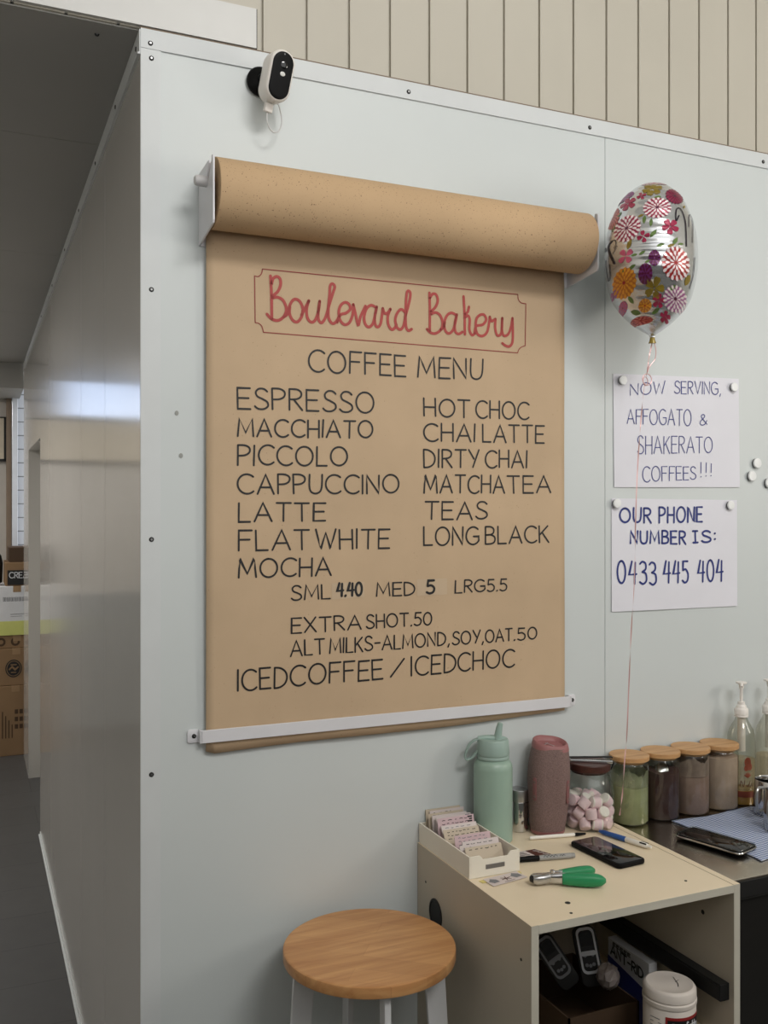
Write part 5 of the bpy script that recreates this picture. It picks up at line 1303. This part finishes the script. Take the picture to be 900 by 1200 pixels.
def powder(i, h, m, label, lump, seed):
    rnd = random.Random(seed); c = (jp[i][0], jp[i][1], ZB); r = .0462; rings = []
    for rr_, z in ((.02, .0032), (r - .005, .0032), (r, .008)):
        rings.append([(c[0] + rr_ * cos(k * pi / 24), c[1] + rr_ * sin(k * pi / 24), c[2] + z) for k in range(48)])
    for q in (1.0, .8, .5, .2):
        rings.append([(c[0] + r * q * cos(k * pi / 24), c[1] + r * q * sin(k * pi / 24), c[2] + h + lump * (.5 * sin(2 * k * pi / 24 + seed) + .3 * sin(5 * k * pi / 24 + seed * 2)) * q + (1 - q) * lump * .8) for k in range(48)])
    o = MB().loft(rings).build('powder', m, smooth=60); rebase(o)
    return tag(o, label, 'powder', kind='stuff')
powder(0, .096, 'powder_green', 'green powder filling two thirds of the first jar', .006, 1)
powder(1, .122, 'powder_cocoa', 'dark brown cocoa powder in the second jar', .006, 2)
powder(2, .100, 'powder_taupe', 'taupe powder in the third jar', .005, 3)
powder(3, .138, 'powder_beige', 'beige powder filling the fourth jar', .003, 4)
def film(i, z0, z1, m, seed):
    rnd = random.Random(seed); mb = MB(); n = 48; r = .0466; c = jars[i].location
    top = [z1 + .010 * sin(k * 5 * 2 * pi / n) * rnd.uniform(.2, 1) for k in range(n)]
    vs = [(c.x + r * cos(2 * pi * k / n), c.y + r * sin(2 * pi * k / n), c.z + z0) for k in range(n)] + [(c.x + r * cos(2 * pi * k / n), c.y + r * sin(2 * pi * k / n), c.z + top[k]) for k in range(n)]
    mb.add(vs, [(k, (k + 1) % n, n + (k + 1) % n, n + k) for k in range(n)]); mb.build('powder_film', m, jars[i], recalc=False)
film(0, .097, .130, 'film_green', 5); film(2, .101, .143, 'film_taupe', 6)
# steel scoop standing in the cocoa
sc_ = thing('scoop', 'grey steel scoop stuck in the dark cocoa jar', 'scoop', (1.3035, -.0535, ZB + .115))
grip([(1.292, -.078, ZB + .112), (1.296, -.070, ZB + .128), (1.312, -.050, ZB + .140), (1.330, -.035, ZB + .146)], [.014, .016, .008, .004], [.006, .006, .003, .002], 'steel_satin', 'bowl', sc_)

def pump_bottle(c, label):
    t = thing('pump_bottle', label, 'syrup bottle', c, 'clear pump bottles by the wall')
    MB().lathe([(.02, .0005), (.032, .0005), (.0355, .004), (.036, .012), (.0365, .163), (.0352, .181), (.031, .198), (.0235, .212), (.0178, .222), (.0155, .230), (.0155, .238)], c, 48, cap=False).build('glass', 'bottle_glass', t)
    MB().lathe([(.02, .003), (.0335, .004), (.0342, .012), (.0342, .040), (.01, .0405)], c, 36).build('syrup', 'syrup', t)
    MB().lathe([(.0343, .041), (.0343, .120), (.02, .1205)], c, 36).build('thin_syrup', 'syrup_clear', t)
    MB().lathe([(.017, .232), (.0182, .2325), (.0182, .236), (.0168, .2365), (.0168, .2385), (.0182, .239), (.0182, .252), (.0165, .2545), (.0135, .257), (.0125, .262), (.0095, .265), (.009, .272)], c, 32).build('pump_collar', 'plastic_white', t)
    MB().lathe([(.0105, .14), (.0105, .225), (.012, .232)], c, 20).build('dip_tube', 'plastic_white', t)
    mb = MB(); mb.lathe([(.0042, .27), (.0042, .304), (.0062, .310), (.0072, .318), (.0138, .3215), (.0145, .3235), (.0140, .3255), (.006, .3265)], c, 24)
    v_ = radians(228)
    mb.tube([(c[0] + .006 * cos(v_), c[1] + .006 * sin(v_), c[2] + .3195), (c[0] + .02 * cos(v_), c[1] + .02 * sin(v_), c[2] + .3195), (c[0] + .026 * cos(v_), c[1] + .026 * sin(v_), c[2] + .316)], [.0042, .004, .0032], 10)
    mb.build('pump_head', 'plastic_white', t)
    Wl = wrapfn(c, .0369, radians(-130))
    mb = MB()
    vs, fs = wrap_patch(Wl, -.050, .050, .024, .040, 20); mb.add(vs, fs)
    for a_, b_, ra, rb_ in ((.014, .118, .009, .013), (.019, .106, .008, .010), (.010, .102, .006, .008)):
        mb.add([Wl(a_ + ra * cos(k * pi / 8), b_ + rb_ * sin(k * pi / 8)) for k in range(16)], [tuple(range(16))])
    for k in range(5): mb.ribbon([(.014, .078), (.014 + .010 * cos(radians(30 + k * 30)), .078 + .012 * sin(radians(30 + k * 30)))], .003, Wl)
    mb.build('label_print', 'label_rust', t, smooth=0, recalc=False)
    mb = MB()
    for s in ([(-.006, .052), (-.003, .068), (.003, .053), (.006, .069)], [(.010, .058), (.013, .053), (.016, .060), (.017, .053)], [(.020, .066), (.021, .053), (.024, .054)], [(.026, .060), (.029, .053), (.031, .061)]): mb.ribbon(spline(s, 4), .0016, Wl)
    mb.build('label_script', 'card_brown', t, smooth=0, recalc=False)
    return t
pb0 = pump_bottle((1.580, -.050, ZB), 'clear glass syrup bottle with a white pump beside the beige jar')
copy_thing(pb0, (1.678, -.052, ZB), 'clear syrup bottle with a white pump cut off at the right edge')

def jug(c, label, r, h):
    t = thing('milk_jug', label, 'jug', c)
    MB().lathe([(r * .6, 0), (r * .96, .0008), (r, .004), (r * 1.0, h * .45), (r * .93, h * .75), (r * .90, h), (r * .88, h + .0012), (r * .86, h - .0005), (r * .88, h * .75), (r * .95, h * .45), (r * .94, .006), (r * .3, .003)], c, 48).build('jug_body', 'steel_bright', t)
    v_ = radians(196)
    H_ = lambda d, z: (c[0] + d * cos(v_), c[1] + d * sin(v_), c[2] + z)
    pts = spline([H_(r * .9, h * .86), H_(r + .014, h * .88), H_(r + .024, h * .78), H_(r + .025, h * .45), H_(r + .018, h * .22), H_(r + .001, h * .2)], 6)
    MB().tube(pts, .0036, 10).build('jug_handle', 'steel_satin', t)
    return t
jug((1.570, -.160, ZB + .003), 'steel milk jug with a wire handle nearest the wall at the right edge', .042, .088)
jug((1.500, -.266, ZB + .0033), 'steel milk jug standing on the blue cloth at the right edge', .043, .098)

# --- cloth
A_, B_, C2, D_ = Vector((1.300, -.105, 0)), Vector((1.572, -.098, 0)), Vector((1.66, -.36, 0)), Vector((1.296, -.398, 0))
vs = []; n, m = 40, 40
for j in range(m + 1):
    for i in range(n + 1):
        u, v_ = i / n, j / m
        p = A_ * (1 - u) * (1 - v_) + B_ * u * (1 - v_) + C2 * u * v_ + D_ * (1 - u) * v_
        p.x += .006 * sin(9 * v_) * (1 - u); p.y += .006 * sin(8 * u + 1) * (1 - v_) + .005 * sin(11 * u) * v_
        z = ZB + .0015 + .0018 * (1 + sin(14 * u + 5 * v_)) * (1 if u > .45 else max(0, (u - .25) / .2))
        vs.append((p.x, p.y, min(z, ZB + .003)))
mb = MB(); mb.add(vs, [(j * (n + 1) + i, j * (n + 1) + i + 1, (j + 1) * (n + 1) + i + 1, (j + 1) * (n + 1) + i) for j in range(m) for i in range(n)])
o = mb.build('cloth', 'cloth_blue', recalc=False); md = o.modifiers.new('solid', 'SOLIDIFY'); md.thickness = .0012; md.offset = -1
rebase(o); tag(o, 'blue and white woven cleaning cloth spread on the steel bench', 'cloth')
ph2 = phone('black smartphone in a clear rimmed case on the blue cloth', (1.283, -.272), .168, .078, atan2(-.164, .048) + pi / 2, ZB + .0035, 'plastic_black', rim='clear_case')
